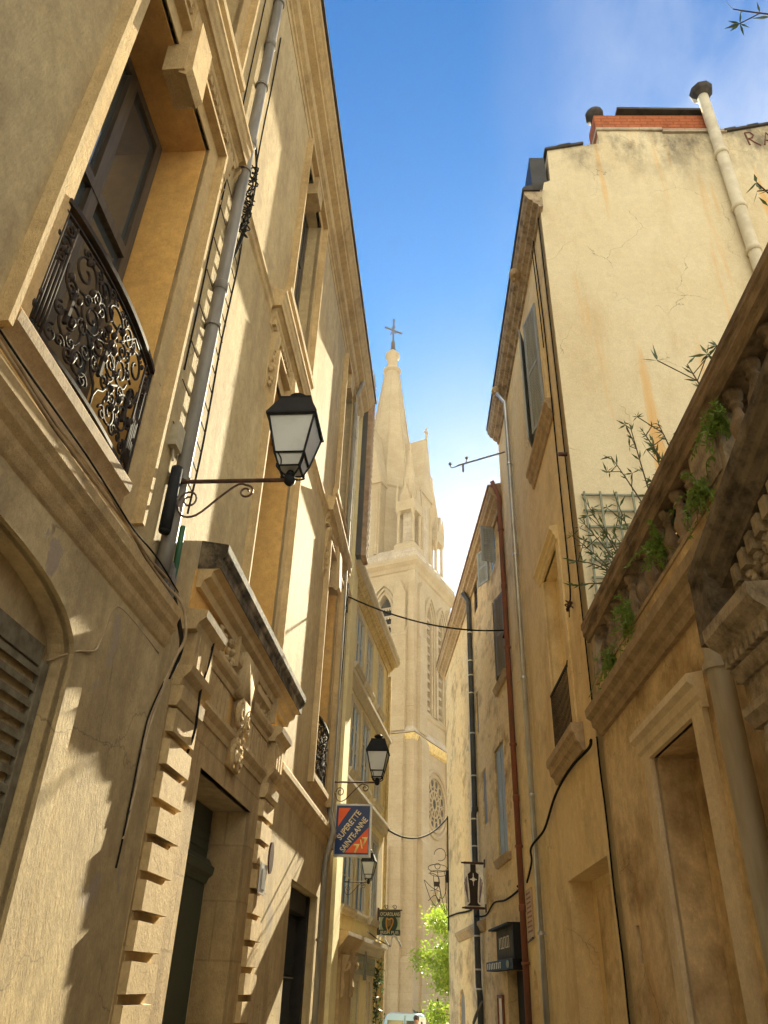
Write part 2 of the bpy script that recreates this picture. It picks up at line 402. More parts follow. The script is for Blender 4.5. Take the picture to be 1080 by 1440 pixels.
def pipe(name, W, pts, r, mat, label, clamps=(), cr=1.25, sleeve=(), box=False):
    """wall-hung pipe; pts are (s,d,z)"""
    P = [W.p(*q) for q in pts]
    root = thing(name, label, 'drainpipe', P[-1])
    MB().tube(P, r, 12).build('pipe', mat, root, True)
    for (a, d, z) in clamps:
        b = MB(); c = W.p(a, d, z)
        b.lathe(c + V((0, 0, -.025)), [(r * cr, 0), (r * cr, .05)], 12)
        b.hexa([c + W.u * x + W.n * y + V((0, 0, zz)) for zz in (-.015, .015) for x, y in ((-.015, -d), (.015, -d), (.015, -r * .6), (-.015, -r * .6))])
        b.build('clamp', mat, root)
    for (a, d, z) in sleeve:
        b = MB(); b.lathe(W.p(a, d, z) + V((0, 0, -.07)), [(r * 1.02, 0), (r * 1.16, .01), (r * 1.16, .12), (r * 1.02, .14)], 12); b.build('joint', mat, root, True)
    return root

def catmull(P, n=8):
    P = [V(p) for p in P]; Q = [P[0]] + P + [P[-1]]; out = []
    for i in range(1, len(Q) - 2):
        for k in range(n):
            t = k / n; a, b, c, d = Q[i - 1], Q[i], Q[i + 1], Q[i + 2]
            out.append(.5 * ((2 * b) + (c - a) * t + (2 * a - 5 * b + 4 * c - d) * t * t + (3 * b - a - 3 * c + d) * t ** 3))
    out.append(P[-1]); return out

def cable(name, pts, r, mat, label, cat='cable', n=8, seg=5):
    m = MB(); m.tube(catmull(pts, n), r, seg)
    return tag(m.build(name, mat, None, True), label, cat)

def text_obj(body, size, org, xd, yd, mat, parent, name='lettering', ext=.004, align='LEFT', squeeze=1, bold=0, xs=1, fit=None):
    cu = bpy.data.curves.new('tx', 'FONT'); cu.body = body; cu.size = size; cu.extrude = 0; cu.align_x = align
    cu.offset = bold; cu.resolution_u = 3
    o = bpy.data.objects.new('tx', cu); C.objects.link(o)
    dg = bpy.context.evaluated_depsgraph_get(); me0 = o.evaluated_get(dg).to_mesh()
    bm = bmesh.new(); bm.from_mesh(me0); o.evaluated_get(dg).to_mesh_clear()
    bpy.data.objects.remove(o); bpy.data.curves.remove(cu)
    xd = V(xd).normalized(); yd = V(yd).normalized(); zd = xd.cross(yd)
    if fit:
        xx = [v.co.x for v in bm.verts]; xs = fit / max(1e-6, max(xx) - min(xx))
    for v in bm.verts: v.co = V(org) + xd * v.co.x * xs + yd * v.co.y + zd * 0
    r = bmesh.ops.extrude_face_region(bm, geom=list(bm.faces))
    bmesh.ops.translate(bm, verts=[g for g in r['geom'] if isinstance(g, bmesh.types.BMVert)], vec=zd * ext)
    mb = MB(); mb.bm.free(); mb.bm = bm
    return mb.build(name, mat, parent)

def spiral(cx, cy, r0, r1, a0, turns, n=22):
    out = []
    for i in range(n + 1):
        t = i / n; r = r0 + (r1 - r0) * t; a = math.radians(a0) + 2 * PI * turns * t
        out.append((cx + r * math.cos(a), cy + r * math.sin(a)))
    return out
# ================================================================== LEFT TOWNHOUSE
W = WL1
ZB = -1.6
L1 = thing('townhouse', 'long beige stucco house on the left with moulded window hoods, carved doorway and iron balconies', 'house', W.p(5, 0, 0))
def basket(a, b_, z0, zs, rise, n=22):
    c, h = (a + b_) / 2, (b_ - a) / 2; xs = [math.cos(PI * i / n) for i in range(n + 1)]
    xs = [(abs(x) ** .6) * (1 if x > 0 else -1) for x in xs]
    return [(a, z0), (b_, z0)] + [(c + h * x, zs + rise * (max(0, 1 - abs(x) ** 3.2)) ** .5) for x in xs]
arch_in = basket(1.3, 4.83, -1.0, 3.42, .42)
WIN1 = [(3.28, 5.0), (8.67, 10.39), (14.34, 16.06)]
holes = [(arch_in, .16), (rect(7.95, 10.25, -1.2, 3.5), .5), (rect(13.4, 16.15, -1.4, 3.1), .4)]
for a, b in WIN1: holes.append((rect(a, b, 4.95, 9.42), .55))
UP = [(3.42, 4.92), (8.9, 10.5), (14.75, 16.2)]
for a, b in UP: holes.append((rect(a, b, 11.25, 15.2), .3))
facade(W, -9, 17.9, ZB, 16.45, holes, 7).build('wall', 'left_stucco', L1)

# rougher ground-floor render, a coat 25 mm proud of the wall, with the shop arch cut out
arch_o = basket(1.06, 5.05, -1.05, 3.58, .5)
facade(W, -9, 6.74, ZB + .1, 4.13, [(arch_o, .022)], .022, None, False).build('base_render', 'left_base', L1)
for v in L1.children[-1].data.vertices: v.co += W.n * .022
sr = MB()
ring_plate(sr, W, arch_o, arch_in, .0, .07)
sr.build('arch_surround', 'left_stucco', L1)
facade(W, 11.35, 17.85, ZB + .1, 4.08, [(rect(13.4, 16.15, -1.45, 3.1), .016)], .016, None, False).build('base_render', 'left_stone', L1)
for v in L1.children[-1].data.vertices: v.co += W.n * .016
# louvred shop shutter
lo = MB()
lo.box(W, 4.74, 4.82, -.15, -.08, -1, 3.4); lo.box(W, 1.32, 4.74, -.15, -.10, 3.36, 3.5)
lo.box(W, 3.0, 3.1, -.15, -.08, -1, 3.36)
for i in range(30):
    z = 3.30 - i * .105
    for a, b_ in ((3.1, 4.74), (1.4, 3.0)):
        lo.hexa([W.p(a, -.118, z + .004), W.p(b_, -.118, z + .004), W.p(b_, -.088, z - .012), W.p(a, -.088, z - .012), W.p(a, -.118, z + .05), W.p(b_, -.118, z + .05), W.p(b_, -.088, z + .034), W.p(a, -.088, z + .034)])
lv = lo.build('louvred_shutter', 'louvre', L1)
b = MB(); b.box(W, 1.4, 4.74, -.155, -.144, -1, 3.36); b.build('louvre_shade', 'void', lv)  # black sheet standing in for the shade behind the slats

def surround(parent, s0, s1, z0, z1, w=.27, d=.05, mat='left_stone', sill=False):
    m = MB()
    for (a, b_) in ((s0 - w, s0), (s1, s1 + w)):
        m.box(W, a, b_, -.03, d, z0, z1 + w)
    m.box(W, s0, s1, -.03, d, z1, z1 + w)
    # raised outer fillet
    f = .05
    m.box(W, s0 - w - .001, s0 - w + f, -.02, d + .10, z0, z1 + w + .001); m.box(W, s1 + w - f, s1 + w + .001, -.02, d + .10, z0, z1 + w + .001)
    m.box(W, s0 - w + f, s1 + w - f, -.02, d + .10, z1 + w - f, z1 + w + .001)
    m.build('window_surround', mat, parent)

def leafy_relief(m, W, s, z, d, w, h, seed, n=9):
    r = random.Random(seed)
    for i in range(n):
        t = (i + .5) / n; cz = z + h * (t - .5); cs = s + w * .28 * math.sin(i * 2.4)
        rr = (.16 + .1 * r.random()) * min(w, h * .6)
        sp = spiral(cs, cz, rr, rr * .2, r.random() * 360, (1.1 + .4 * r.random()) * (1 if i % 2 else -1), 14)
        m.tube([W.p(a, d + .012 * k / 14, y) for k, (a, y) in enumerate(sp)], [.018 + .022 * k / 14 for k in range(15)], 6)
        m.ball(W.p(cs, d, cz), rr * .45, 5)

for k, (a, b_) in enumerate(WIN1):
    c = (a + b_) / 2
    surround(L1, a, b_, 4.75, 9.42)
    rv = MB()      # plastered reveal, flush inside the opening
    rv.box(W, b_ - .012, b_ + .01, -.54, -.0, 4.96, 9.41); rv.box(W, a, b_ - .012, -.54, 0, 9.405, 9.43); rv.box(W, a - .01, a + .012, -.54, -.0, 4.96, 9.405)
    rv.build('reveal', 'orange_plaster', L1)
    casement(W, L1, a + .05, b_ - .05, 4.96, 9.40, .54, bars=0, t=.12, transom=7.55)
    h = MB()
    hs0, hs1 = c - 1.56, c + 1.56
    h.mould(W, hs0 + .06, hs1 - .06, [(-.04, 9.88), (.05, 9.88), (.06, 9.98), (.12, 10.06), (.12, 10.14), (.17, 10.18), (-.04, 10.18)])
    n = 26
    for i in range(n):
        s = hs0 + .16 + (hs1 - hs0 - .32) * i / (n - 1)
        h.box(W, s - .032, s + .032, .04, .115, 9.92, 10.02)
    h.mould(W, hs0, hs1, [(-.04, 10.18), (.20, 10.18), (.205, 10.27), (.225, 10.32), (.23, 10.42), (.25, 10.45), (.25, 10.5), (-.04, 10.56)])
    h.build('window_hood', 'left_stone', L1)
    fr = MB(); fr.box(W, a - .32, b_ + .32, -.02, .035, 9.70, 9.88); fr.build('frieze', 'left_stone', L1)
    for sg in (-1, 1):
        cs = c + sg * 1.22
        cm = MB(); cm.mould(W, cs - .1, cs + .1, [(-.03, 8.75), (.03, 8.75), (.06, 8.85), (.05, 9.2), (.10, 9.6), (.14, 9.84), (.14, 9.88), (-.03, 9.88)])
        leafy_relief(cm, W, cs, 9.25, .075, .16, .7, 5 + k, 6)
        cm.build('console', 'left_stone', L1)
    km = MB()
    km.extrude([W.p(c - .24, -.06, 9.02), W.p(c + .16, -.06, 9.02), W.p(c + .22, -.06, 10.0), W.p(c - .3, -.06, 10.0)], W.n * .22)
    km.mould(W, c - .22, c + .12, [(.10, 9.0), (.18, 8.95), (.23, 9.05), (.22, 9.3), (.2, 9.9), (.10, 9.9)])
    km.build('keystone', 'left_stone', L1)
    # stone sill
    sm = MB()
    sm.mould(W, a - .2, b_ - .1, [(-.04, 4.60), (.02, 4.60), (.035, 4.68), (.06, 4.70), (.075, 4.76), (.11, 4.80), (.145, 4.83), (.15, 4.91), (.13, 4.94), (-.56, 4.96), (-.56, 4.93), (-.04, 4.93)])
    sm.build('balcony_sill', 'dirty_stone' if k == 0 else 'left_stone', L1)

# scrolled balcony railings
def scrolls(s0, s1, z0, z1):
    w, h = s1 - s0, z1 - z0; P = []
    def add(pts): P.append([(s0 + w * x, z0 + h * y) for x, y in pts])
    for sx in (0, 1):
        X = (lambda x: x) if not sx else (lambda x: 1 - x)
        for x in (.03, .10): add([(X(x), 0), (X(x), 1)])
        for x in (.045, .065, .085): add([(X(x), .05), (X(x), .60)])
        def S(cx, cy, r, a, t, dy=0, k=1): add([(X(x), y) for x, y in [(cx + (px - cx) * .62, py) for px, py in spiral(cx, cy, r, r * .16, a, t)]])
        S(.065, .78, .075, -90, 1.4); S(.065, .9, .05, 90, -1.3); S(.065, .66, .05, 90, 1.3)
        S(.22, .78, .17, -90, 1.5); S(.22, .30, .17, 90, -1.5)
        add([(X(.115), .78 - .1), (X(.13), .55), (X(.20), .47), (X(.23), .46)])
        S(.34, .55, .13, 180, 1.6); S(.34, .16, .12, 60, -1.5); S(.36, .86, .10, -60, 1.5)
        S(.17, .55, .07, 0, 1.4); S(.145, .10, .07, 90, 1.3); S(.27, .05 + .06, .06, 0, -1.3)
        add([(X(x), y) for x, y in ((.23, .96), (.30, .97), (.40, .78), (.44, .70), (.47, .76), (.46, .84), (.43, .82))])
        add([(X(x), y) for x, y in ((.34, .42), (.40, .34), (.44, .22), (.48, .18), (.5, .1), (.5, 0))])
        S(.44, .48, .10, 200, 1.5); S(.45, .30, .07, 90, 1.4); S(.42, .94, .05, 0, 1.3); S(.46, .60, .06, 120, -1.4)
        S(.28, .62, .05, 40, 1.3); S(.40, .08, .06, 0, 1.3)
        S(.20, .93, .05, 180, 1.3); S(.30, .90, .05, 0, -1.3); S(.15, .32, .06, 90, 1.3); S(.30, .40, .07, 200, -1.4); S(.38, .70, .07, 30, 1.4); S(.26, .20, .06, 120, 1.3); S(.36, .28, .06, 0, -1.4); S(.47, .93, .04, 90, 1.3); S(.33, .74, .06, 260, -1.3); S(.20, .12, .05, 0, 1.2)
    add([(x, y) for x, y in spiral(.5, .42, .11, .11, 0, 1, 24)])
    add([(x, y) for x, y in spiral(.5, .84, .07, .07, 0, 1, 20)])
    return P

def balcony(parent, s0, s1, z0, z1, bulge=.075, seg=1):
    def D(s, z):
        t = (s - s0) / (s1 - s0); return .035 + bulge * math.sin(PI * max(0, min(1, t))) ** .8 * (.75 + .25 * (z - z0) / (z1 - z0))
    r = MB()
    N = 18
    top = [W.p(s0 + (s1 - s0) * i / N, D(s0 + (s1 - s0) * i / N, z1), z1) for i in range(N + 1)]
    for zz, hh, ww in ((z1, .022, .03), (z0, .016, .018), (z0 + (z1 - z0) * .93, .008, .012)):
        for i in range(N):
            a, b_ = s0 + (s1 - s0) * i / N, s0 + (s1 - s0) * (i + 1) / N
            r.hexa([W.p(a, D(a, zz) - ww, zz - hh), W.p(b_, D(b_, zz) - ww, zz - hh), W.p(b_, D(b_, zz) + ww, zz - hh), W.p(a, D(a, zz) + ww, zz - hh),
                    W.p(a, D(a, zz) - ww, zz + hh), W.p(b_, D(b_, zz) - ww, zz + hh), W.p(b_, D(b_, zz) + ww, zz + hh), W.p(a, D(a, zz) + ww, zz + hh)])
    ro = r.build('balcony_railing', 'iron', parent)
    q = MB(); rnd = random.Random(3)
    for pl in scrolls(s0, s1, z0 + .02, z0 + (z1 - z0) * .93):
        q.tube([W.p(a, D(a, z), z) for a, z in pl], .0105, 5)
    for i in range(44):
        a = s0 + (s1 - s0) * rnd.random(); z = z0 + (z1 - z0) * (.1 + .75 * rnd.random())
        q.ball(W.p(a, D(a, z), z), .018 + .012 * rnd.random(), 4, (1, 1, 1.4))
    q.build('scrollwork', 'iron', ro, True)
    e = MB()
    for a in (s0, s1):
        e.tube([W.p(a, .035, z0 - .05), W.p(a, .035, z1)], .016, 6)
        e.tube([W.p(a, .035, z1), W.p(a + (-.2 if a == s0 else .2), .04, z1 + .02)], .012, 6)
    for t in (.2, .5, .8):
        a = s0 + (s1 - s0) * t; e.tube([W.p(a, D(a, z0), z0), W.p(a, D(a, z0), z0 - .1)], .012, 6)
        e.box(W, a - .015, a + .015, D(a, z0 + .5) - .02, D(a, z0 + .5) + .012, z0 + .3, z0 + .6)
    e.build('stanchion', 'iron', ro)
    return ro
balcony(L1, 3.24, 4.97, 5.02, 6.14)
balcony(L1, 14.36, 16.0, 4.98, 6.05)

# storey bands between the hoods
hm = MB()
bp_ = [(-.03, 9.95), (.03, 9.95), (.045, 10.0), (.07, 10.04), (.08, 10.12), (.11, 10.16), (.11, 10.22), (-.03, 10.26)]
for a, b_ in ((-9, 2.5), (5.75, 7.92), (11.14, 13.6), (16.8, 17.9)): hm.mould(W, a, b_, bp_)
hm.build('storey_band', 'left_stone', L1)
# top-storey windows
for k, (a, b_) in enumerate(UP):
    c = (a + b_) / 2
    surround(L1, a, b_, 11.2, 15.2, .24, .05)
    casement(W, L1, a + .02, b_ - .02, 11.26, 15.18, .29, bars=2, t=.09)
    km = MB(); km.extrude([W.p(c - .22, -.2, 14.92), W.p(c + .22, -.2, 14.92), W.p(c + .27, -.2, 15.6), W.p(c - .27, -.2, 15.6)], W.n * .34)
    km.build('keystone', 'left_stone', L1)
    sm = MB(); sm.mould(W, a - .38, b_ + .38, [(-.03, 10.78), (.03, 10.78), (.05, 10.9), (.09, 10.96), (.10, 11.06), (.15, 11.1), (.155, 11.2), (-.28, 11.24), (-.03, 11.2)])
    sm.build('window_sill', 'left_stone', L1)
# crowning cornice
cm = MB()
cm.mould(W, -9, 17.62, [(-.05, 15.58), (.05, 15.58), (.06, 15.72), (.09, 15.74), (.10, 15.80), (.17, 15.86), (.19, 15.93), (.2, 16.02), (.33, 16.1), (.34, 16.17), (.38, 16.2), (.45, 16.3), (.49, 16.34), (.5, 16.44), (-.05, 16.46)])
cm.box(W, -9, 7.9, -.03, .035, 15.2, 15.585)
co = cm.build('cornice', 'left_stone', L1)
rf = MB(); rf.extrude([W.p(-9, .55, 16.46), W.p(-9, .55, 16.52), W.p(-9, -3.4, 17.9), W.p(-9, -7, 16.6), W.p(-9, -7, 16.47)], W.u * 26.75)
rf.build('roof', 'dark_tile', L1)

# string course over the ground floor
sp_ = [(-.03, 4.12), (.03, 4.12), (.04, 4.16), (.055, 4.18), (.08, 4.24), (.085, 4.29), (.125, 4.34), (.135, 4.38), (.16, 4.42), (.165, 4.5), (.12, 4.56), (-.03, 4.7)]
sm = MB(); sm.mould(W, -9, 6.42, sp_); sm.build('string_course', 'left_stone', L1)
sm = MB(); sm.mould(W, 11.4, 17.88, [(d, z - .1) for d, z in sp_]); sm.build('string_course', 'left_stone', L1)

# ---- carved doorway
po = MB()
po.box(W, 6.74, 7.97, -.03, .045, ZB + .1, 4.02); po.box(W, 10.25, 11.36, -.03, .045, ZB + .1, 4.02)
po.box(W, 7.97, 10.25, -.03, .045, 3.5, 4.02)
po.build('doorcase', 'left_ashlar', L1)
for s0, s1 in ((6.78, 7.46), (10.62, 11.28)):
    q = MB(); rnd = random.Random(4)
    for i in range(19):
        z = -1.35 + i * .285; e = rnd.uniform(-.012, .012)
        q.hexa([W.p(s0 + x, d, z + zz + rnd.uniform(-.006, .006)) for zz in (0.034, .248) for x, d in ((0, .03), (s1 - s0, .03), (s1 - s0 - .02 + e, .113 + e), (.02 + e, .113 + e))])
    q.box(W, s0 + .03, s1 - .03, .03, .05, -1.4, 4.0); q.mould(W, s0 - .02, s1 + .02, [(.03, 3.76), (.12, 3.76), (.15, 3.82), (.16, 3.94), (.03, 3.95)])
    q.build('rusticated_pilaster', 'left_stone', L1)
    q = MB()
    q.mould(W, s0 - .02, s1 + .02, [(.03, 3.95), (.12, 3.95), (.14, 4.02), (.2, 4.08), (.22, 4.14), (.03, 4.14)])
    q.box(W, s0 + .06, s1 - .06, .03, .18, 4.14, 4.5)
    q.mould(W, s0 - .03, s1 + .03, [(.03, 4.5), (.18, 4.5), (.2, 4.56), (.27, 4.62), (.28, 4.69), (.03, 4.72)])
    for i in range(3): q.box(W, s0 + .14 + i * .15, s0 + .22 + i * .15, .17, .195, 4.16, 4.48)
    q.build('pilaster_block', 'left_stone', L1)
q = MB()
q.mould(W, 7.44, 10.66, [(.03, 3.92), (.06, 3.92), (.07, 3.98), (.10, 4.02), (.12, 4.05), (.12, 4.10), (.03, 4.12)])
for i in range(21):
    s = 7.52 + i * .148
    if 8.55 < s < 9.45: continue
    q.box(W, s, s + .12, .03, .075, 4.14, 4.46)
q.mould(W, 7.46, 10.64, [(.03, 4.48), (.08, 4.48), (.09, 4.54), (.13, 4.58), (.15, 4.63), (.15, 4.67), (.03, 4.69)])
q.build('frieze', 'left_stone', L1)
q = MB(); q.box(W, 6.85, 11.22, -.03, .05, 4.02, 5.2); q.build('attic_panel', 'orange_plaster', L1)
q = MB()
q.mould(W, 6.91, 11.72, [(.03, 5.02), (.10, 5.02), (.12, 5.1), (.19, 5.14), (.20, 5.2), (.27, 5.23), (.03, 5.23)])
dc = q.build('door_cornice', 'left_stone', L1)
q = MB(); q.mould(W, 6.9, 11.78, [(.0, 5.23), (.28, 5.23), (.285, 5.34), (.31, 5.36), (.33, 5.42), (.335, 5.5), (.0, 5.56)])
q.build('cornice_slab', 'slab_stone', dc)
for cs in (8.1, 10.05):
    q = MB(); leafy_relief(q, W, cs, 4.85, .07, .62, .3, int(cs * 10), 7); leafy_relief(q, W, cs + .22, 4.85, .07, .35, .3, int(cs * 10) + 1, 5); leafy_relief(q, W, cs - .22, 4.85, .07, .35, .3, int(cs * 10) + 2, 5)
    q.build('carved_foliage', 'left_stone', L1, True)
q = MB()
q.mould(W, 8.66, 9.36, [(.03, 4.5), (.16, 4.5), (.18, 5.02), (.03, 5.02)])
q.mould(W, 8.80, 9.22, [(.03, 3.74), (.09, 3.72), (.12, 3.80), (.11, 4.0), (.14, 4.3), (.17, 4.5), (.03, 4.5)])
for sg in (-1, 1):
    q.tube([W.p(9.01 + sg * .17 + a * sg * .9, .135 + .015 * i / 22, 4.3 + z) for i, (a, z) in enumerate(spiral(0, 0, .16, .03, 90, 1.6 * sg))], .032, 6)
    q.tube([W.p(9.01 + sg * .12 + a * sg, .11 + .015 * i / 22, 3.86 + z) for i, (a, z) in enumerate(spiral(0, 0, .13, .03, -90, -1.6 * sg))], .03, 6)
leafy_relief(q, W, 9.01, 4.08, .12, .28, .5, 77, 7)
q.build('scroll_keystone', 'left_stone', L1, True)
# green double door
dm = MB()
dm.box(W, 7.97, 10.23, -.49, -.42, -.6, 2.72); dm.box(W, 7.97, 10.23, -.49, -.44, 2.9, 3.49)
dm.mould(W, 7.97, 10.23, [(-.49, 2.66), (-.40, 2.66), (-.38, 2.72), (-.33, 2.76), (-.32, 2.84), (-.36, 2.87), (-.40, 2.93), (-.49, 2.93)])
for a, b_ in ((8.1, 9.02), (9.18, 10.1)):
    for z0, z1 in ((-.3, .75), (.9, 2.5)):
        dm.box(W, a, b_, -.43, -.405, z0, z1); dm.box(W, a + .1, b_ - .1, -.41, -.385, z0 + .1, z1 - .1)
for z in (3.02, 3.12, 3.22): dm.box(W, 8.0, 10.2, -.46, -.425, z, z + .035)
do = dm.build('door', 'green_door', L1)
q = MB(); q.ball(W.p(9.12, -.36, 1.0), .035, 6); q.tube([W.p(9.12, -.42, 1.0), W.p(9.12, -.36, 1.0)], .012, 8); q.build('knob', 'gold', do)
q = MB(); q.box(W, 10.236, 10.262, -.41, .0, -1.2, 3.49); q.build('door_jamb', 'left_ashlar', L1)
# black shopfront
q = MB()
q.box(W, 13.42, 13.62, -.38, -.04, -1.3, 3.08); q.box(W, 15.95, 16.13, -.38, -.1, -1.3, 3.08); q.box(W, 13.62, 15.95, -.38, -.14, 2.75, 3.08)
q.box(W, 13.62, 15.95, -.37, -.30, -1.3, 2.75)
sh = q.build('shopfront', 'shop_black', L1)
q = MB()
for a, b_ in ((13.74, 14.8), (14.86, 15.9)):
    for z0, z1 in ((-.9, .85), (.9, 1.75), (1.8, 2.7)):
        q.box(W, a, b_, -.305, -.285, z0, z1)
q.build('pane', 'glass', sh)
q = MB()
q.tube([W.p(14.83, -.27, -1), W.p(14.83, -.27, 2.72)], .014, 6)
for z in (.875, 1.775): q.tube([W.p(14.83, -.27, z), W.p(15.9, -.27, z)], .01, 6)
q.build('glazing_bar', 'alu', sh)
q = MB()
q.extrude([W.p(11.2 + .13 * math.cos(t * PI / 8), .14, 3.1 + .2 * math.sin(t * PI / 8)) for t in range(16)], W.n * .025)
tag(q.build('oval_plaque', 'rust_iron'), 'small dark oval plaque on the far rusticated pilaster of the doorway', 'plaque')
q = MB(); q.box(W, 10.72, 11.06, .13, .15, 2.62, 2.98); wp = thing('wall_plate', 'small pale notice plate on the far door pilaster below the oval plaque', 'notice', W.p(10.9, .13, 2.62))
q.build('plate', 'white_plate', wp); q = MB(); q.box(W, 10.79, 10.99, .15, .156, 2.68, 2.92); q.build('dark_panel', 'grey_box', wp)

# tile-hung party wall behind the far end of the house
PW = thing('party_wall', 'narrow party wall edge with a dark slate strip and a column of clay tiles, beside the spire', 'wall', W.p(18.2, 0, 8))
q = MB(); q.box(W, 17.95, 18.9, -3, .12, -1.5, 17.7); q.build('core', 'l2_plaster', PW)
q = MB(); q.box(W, 18.0, 18.5, .1, .27, 11.5, 16.5); q.build('dark_strip', 'charcoal', PW)  # narrow near-black strip set on the party wall
q = MB()
for i in range(34):
    z = 11.5 + i * .19
    q.mould(W, 18.02, 18.6, [(.265, z), (.37, z - .02), (.41, z + .03), (.40, z + .10), (.37, z + .185), (.265, z + .2)])
q.build('hung_tile', 'tile', PW)

# ---- pipes on the left wall
pipe('downpipe', W, [(5.86, .12, 16.2), (5.86, .12, 4.9), (5.86, .11, 4.62)], .072, 'zinc', 'grey zinc downpipe behind the big street lamp', [(5.86, .12, z) for z in (14.5, 12.2, 10.3, 7.6, 5.6)], sleeve=[(5.86, .12, z) for z in (13.3, 10.9, 8.2)])
pipe('downpipe', W, [(16.35, .3, 16.1), (16.4, .12, 15.6), (16.42, .12, 4.7), (16.3, .24, 4.3), (16.25, .12, 3.7), (16.25, .12, -.4)], .06, 'old_zinc', 'weathered grey downpipe beside the far balcony of the left house', [(16.42, .12, z) for z in (14.2, 11.6, 9.2, 7.0)] + [(16.25, .12, 2.4)])
pipe('downpipe', W, [(17.15, .1, 15.5), (17.15, .1, 4.6)], .035, 'l2_stone', 'thin painted downpipe at the far corner of the left house', [(17.15, .1, z) for z in (13, 10.5, 8)])
# ---- cables on the left wall
rn = random.Random(5)
def wob(pts, a=.012): return [W.p(s + rn.uniform(-a, a), d, z + rn.uniform(-a, a)) for s, d, z in pts]
for k in range(3):
    cable('wall_cable', wob([(1.0 + .45 * i, .15 + .014 * k, 4.56 + .022 * k + .015 * math.sin(i * 1.7 + k)) for i in range(12)] + [(6.2, .22, 4.5), (6.38, .24, 4.25), (6.42, .16, 4.05), (6.42 - .03 * k, .06, 3.6), (6.38 - .03 * k, .055, 3.3), (6.37 - .03 * k, .055, 3.0 - .2 * k), (6.33 - .03 * k, .055, 2.75 - .2 * k)]), [.014, .011, .008][k], ['tan_cable', 'tan_cable', 'cable'][k],
          ['thick tan cable along the top of the string course, dropping beside the doorway', 'thin tan cable lying along the string course behind the thicker one', 'black cable that runs over the string course and hangs beside the doorway'][k])
cable('wall_cable', wob([(6.32, .04, 4.08), (5.9, .035, 4.1), (5.45, .035, 4.1), (5.3, .035, 4.02), (5.24, .035, 3.8), (5.1, .075, 3.62), (4.95, .08, 3.55), (4.84, .06, 3.5), (4.8, -.1, 3.42)], .003), .008, 'tan_cable', 'thin cable looping from the string course to the shop arch')
cable('wall_cable', wob([(6.35 + .02 * math.sin(i * 2), .06, 14.5 - i * .75) for i in range(13)], .03), .012, 'cable', 'dark cable with clips down the wall right of the zinc downpipe')
cable('wall_cable', wob([(5.55, .05, 14.8 - i * .9) for i in range(10)], .02), .009, 'cable', 'dark thin cable down the wall left of the zinc downpipe')
tg = MB()
for i in range(9):
    z = 10.6 - i * .14; tg.tube([W.p(6.08 + a, .16 + .05 * math.sin(j), z + y) for j, (a, y) in enumerate(spiral(0, 0, .09 + .05 * rn.random(), .03, 360 * rn.random(), 1.3, 14))], .01, 5)
for i in range(3): tg.tube(catmull([W.p(5.95 + .05 * i, .12, 11.2), W.p(6.1, .2, 10.4), W.p(6.14 + .03 * i, .14, 9.6), W.p(6.05, .1, 8.8)]), .012, 5)
tag(tg.build('cable_bundle', 'cable', None, True), 'tangled coil of black cable tied to the zinc downpipe', 'cable')
cl = MB()
for i in range(16):
    z = 9.7 - i * .26
    cl.tube([W.p(6.02, .07, z), W.p(6.36, .06, z - .03)], .006, 4)
    if i % 2 == 0: cl.tube([W.p(5.55, .06, z), W.p(5.78, .06, z - .02)], .006, 4)
tag(cl.build('cable_ties', 'rust_iron'), 'row of small wire ties holding cables beside the zinc downpipe', 'cable ties')
cable('conduit', [W.p(6.12, .12, 5.25), W.p(6.1, .13, 5.0), W.p(6.13, .12, 4.8), W.p(6.12, .1, 4.6)], .03, 'green_hose', 'short green hose at the near end of the door cornice', 'hose', 8, 8)
cable('conduit', [W.p(6.15, .12, 4.62), W.p(6.35, .14, 4.45), W.p(6.5, .17, 4.2), W.p(6.45, .12, 3.9)], .022, 'cable', 'black conduit curling under the end of the string course', 'hose', 8, 8)
cable('wall_cable', [W.p(7.3, .2, 4.6), W.p(7.25, .2, 4.35), W.p(7.22, .17, 4.05), W.p(7.3, .15, 3.7), W.p(7.42, .07, 3.5)], .014, 'cable', 'black cable hanging in front of the near pilaster block of the doorway')
q = MB(); q.box(W, 6.02, 6.2, .03, .12, 4.5, 4.85); q.box(W, 6.05, 6.17, .12, .14, 4.54, 4.8); tag(q.build('junction_box', 'grey_box'), 'grey junction box on the wall where the string course ends', 'junction box')
jb = MB(); jb.box(W, 5.58, 5.74, .02, .12, 5.82, 6.08); jb.box(W, 5.74, 5.80, .02, .09, 5.9, 6.06); jb.tube([W.p(5.66, .07, 5.82), W.p(5.68, .08, 5.7)], .012, 6)
tag(jb.build('electrical_box', 'box_cream'), 'cream electrical box on the wall above the big lamp bracket', 'junction box')
fb = MB()
for i in range(4): fb.tube(catmull([W.p(16.62 + .03 * i, .1 + .02 * i, 10.0), W.p(16.7, .16, 8.5 - .2 * i), W.p(16.62 + .03 * i, .12, 6.5), W.p(16.6, .1, 4.6), W.p(16.6, .1, 2.5)]), .011, 5)
for i in range(8): fb.tube([W.p(16.7 + a, .18, 9.9 - i * .09 + y) for a, y in spiral(0, 0, .1, .03, 50 * i, 1.2, 12)], .009, 5)
tag(fb.build('cable_bundle', 'cable', None, True), 'bundle of black cables beside the weathered far downpipe', 'cable')

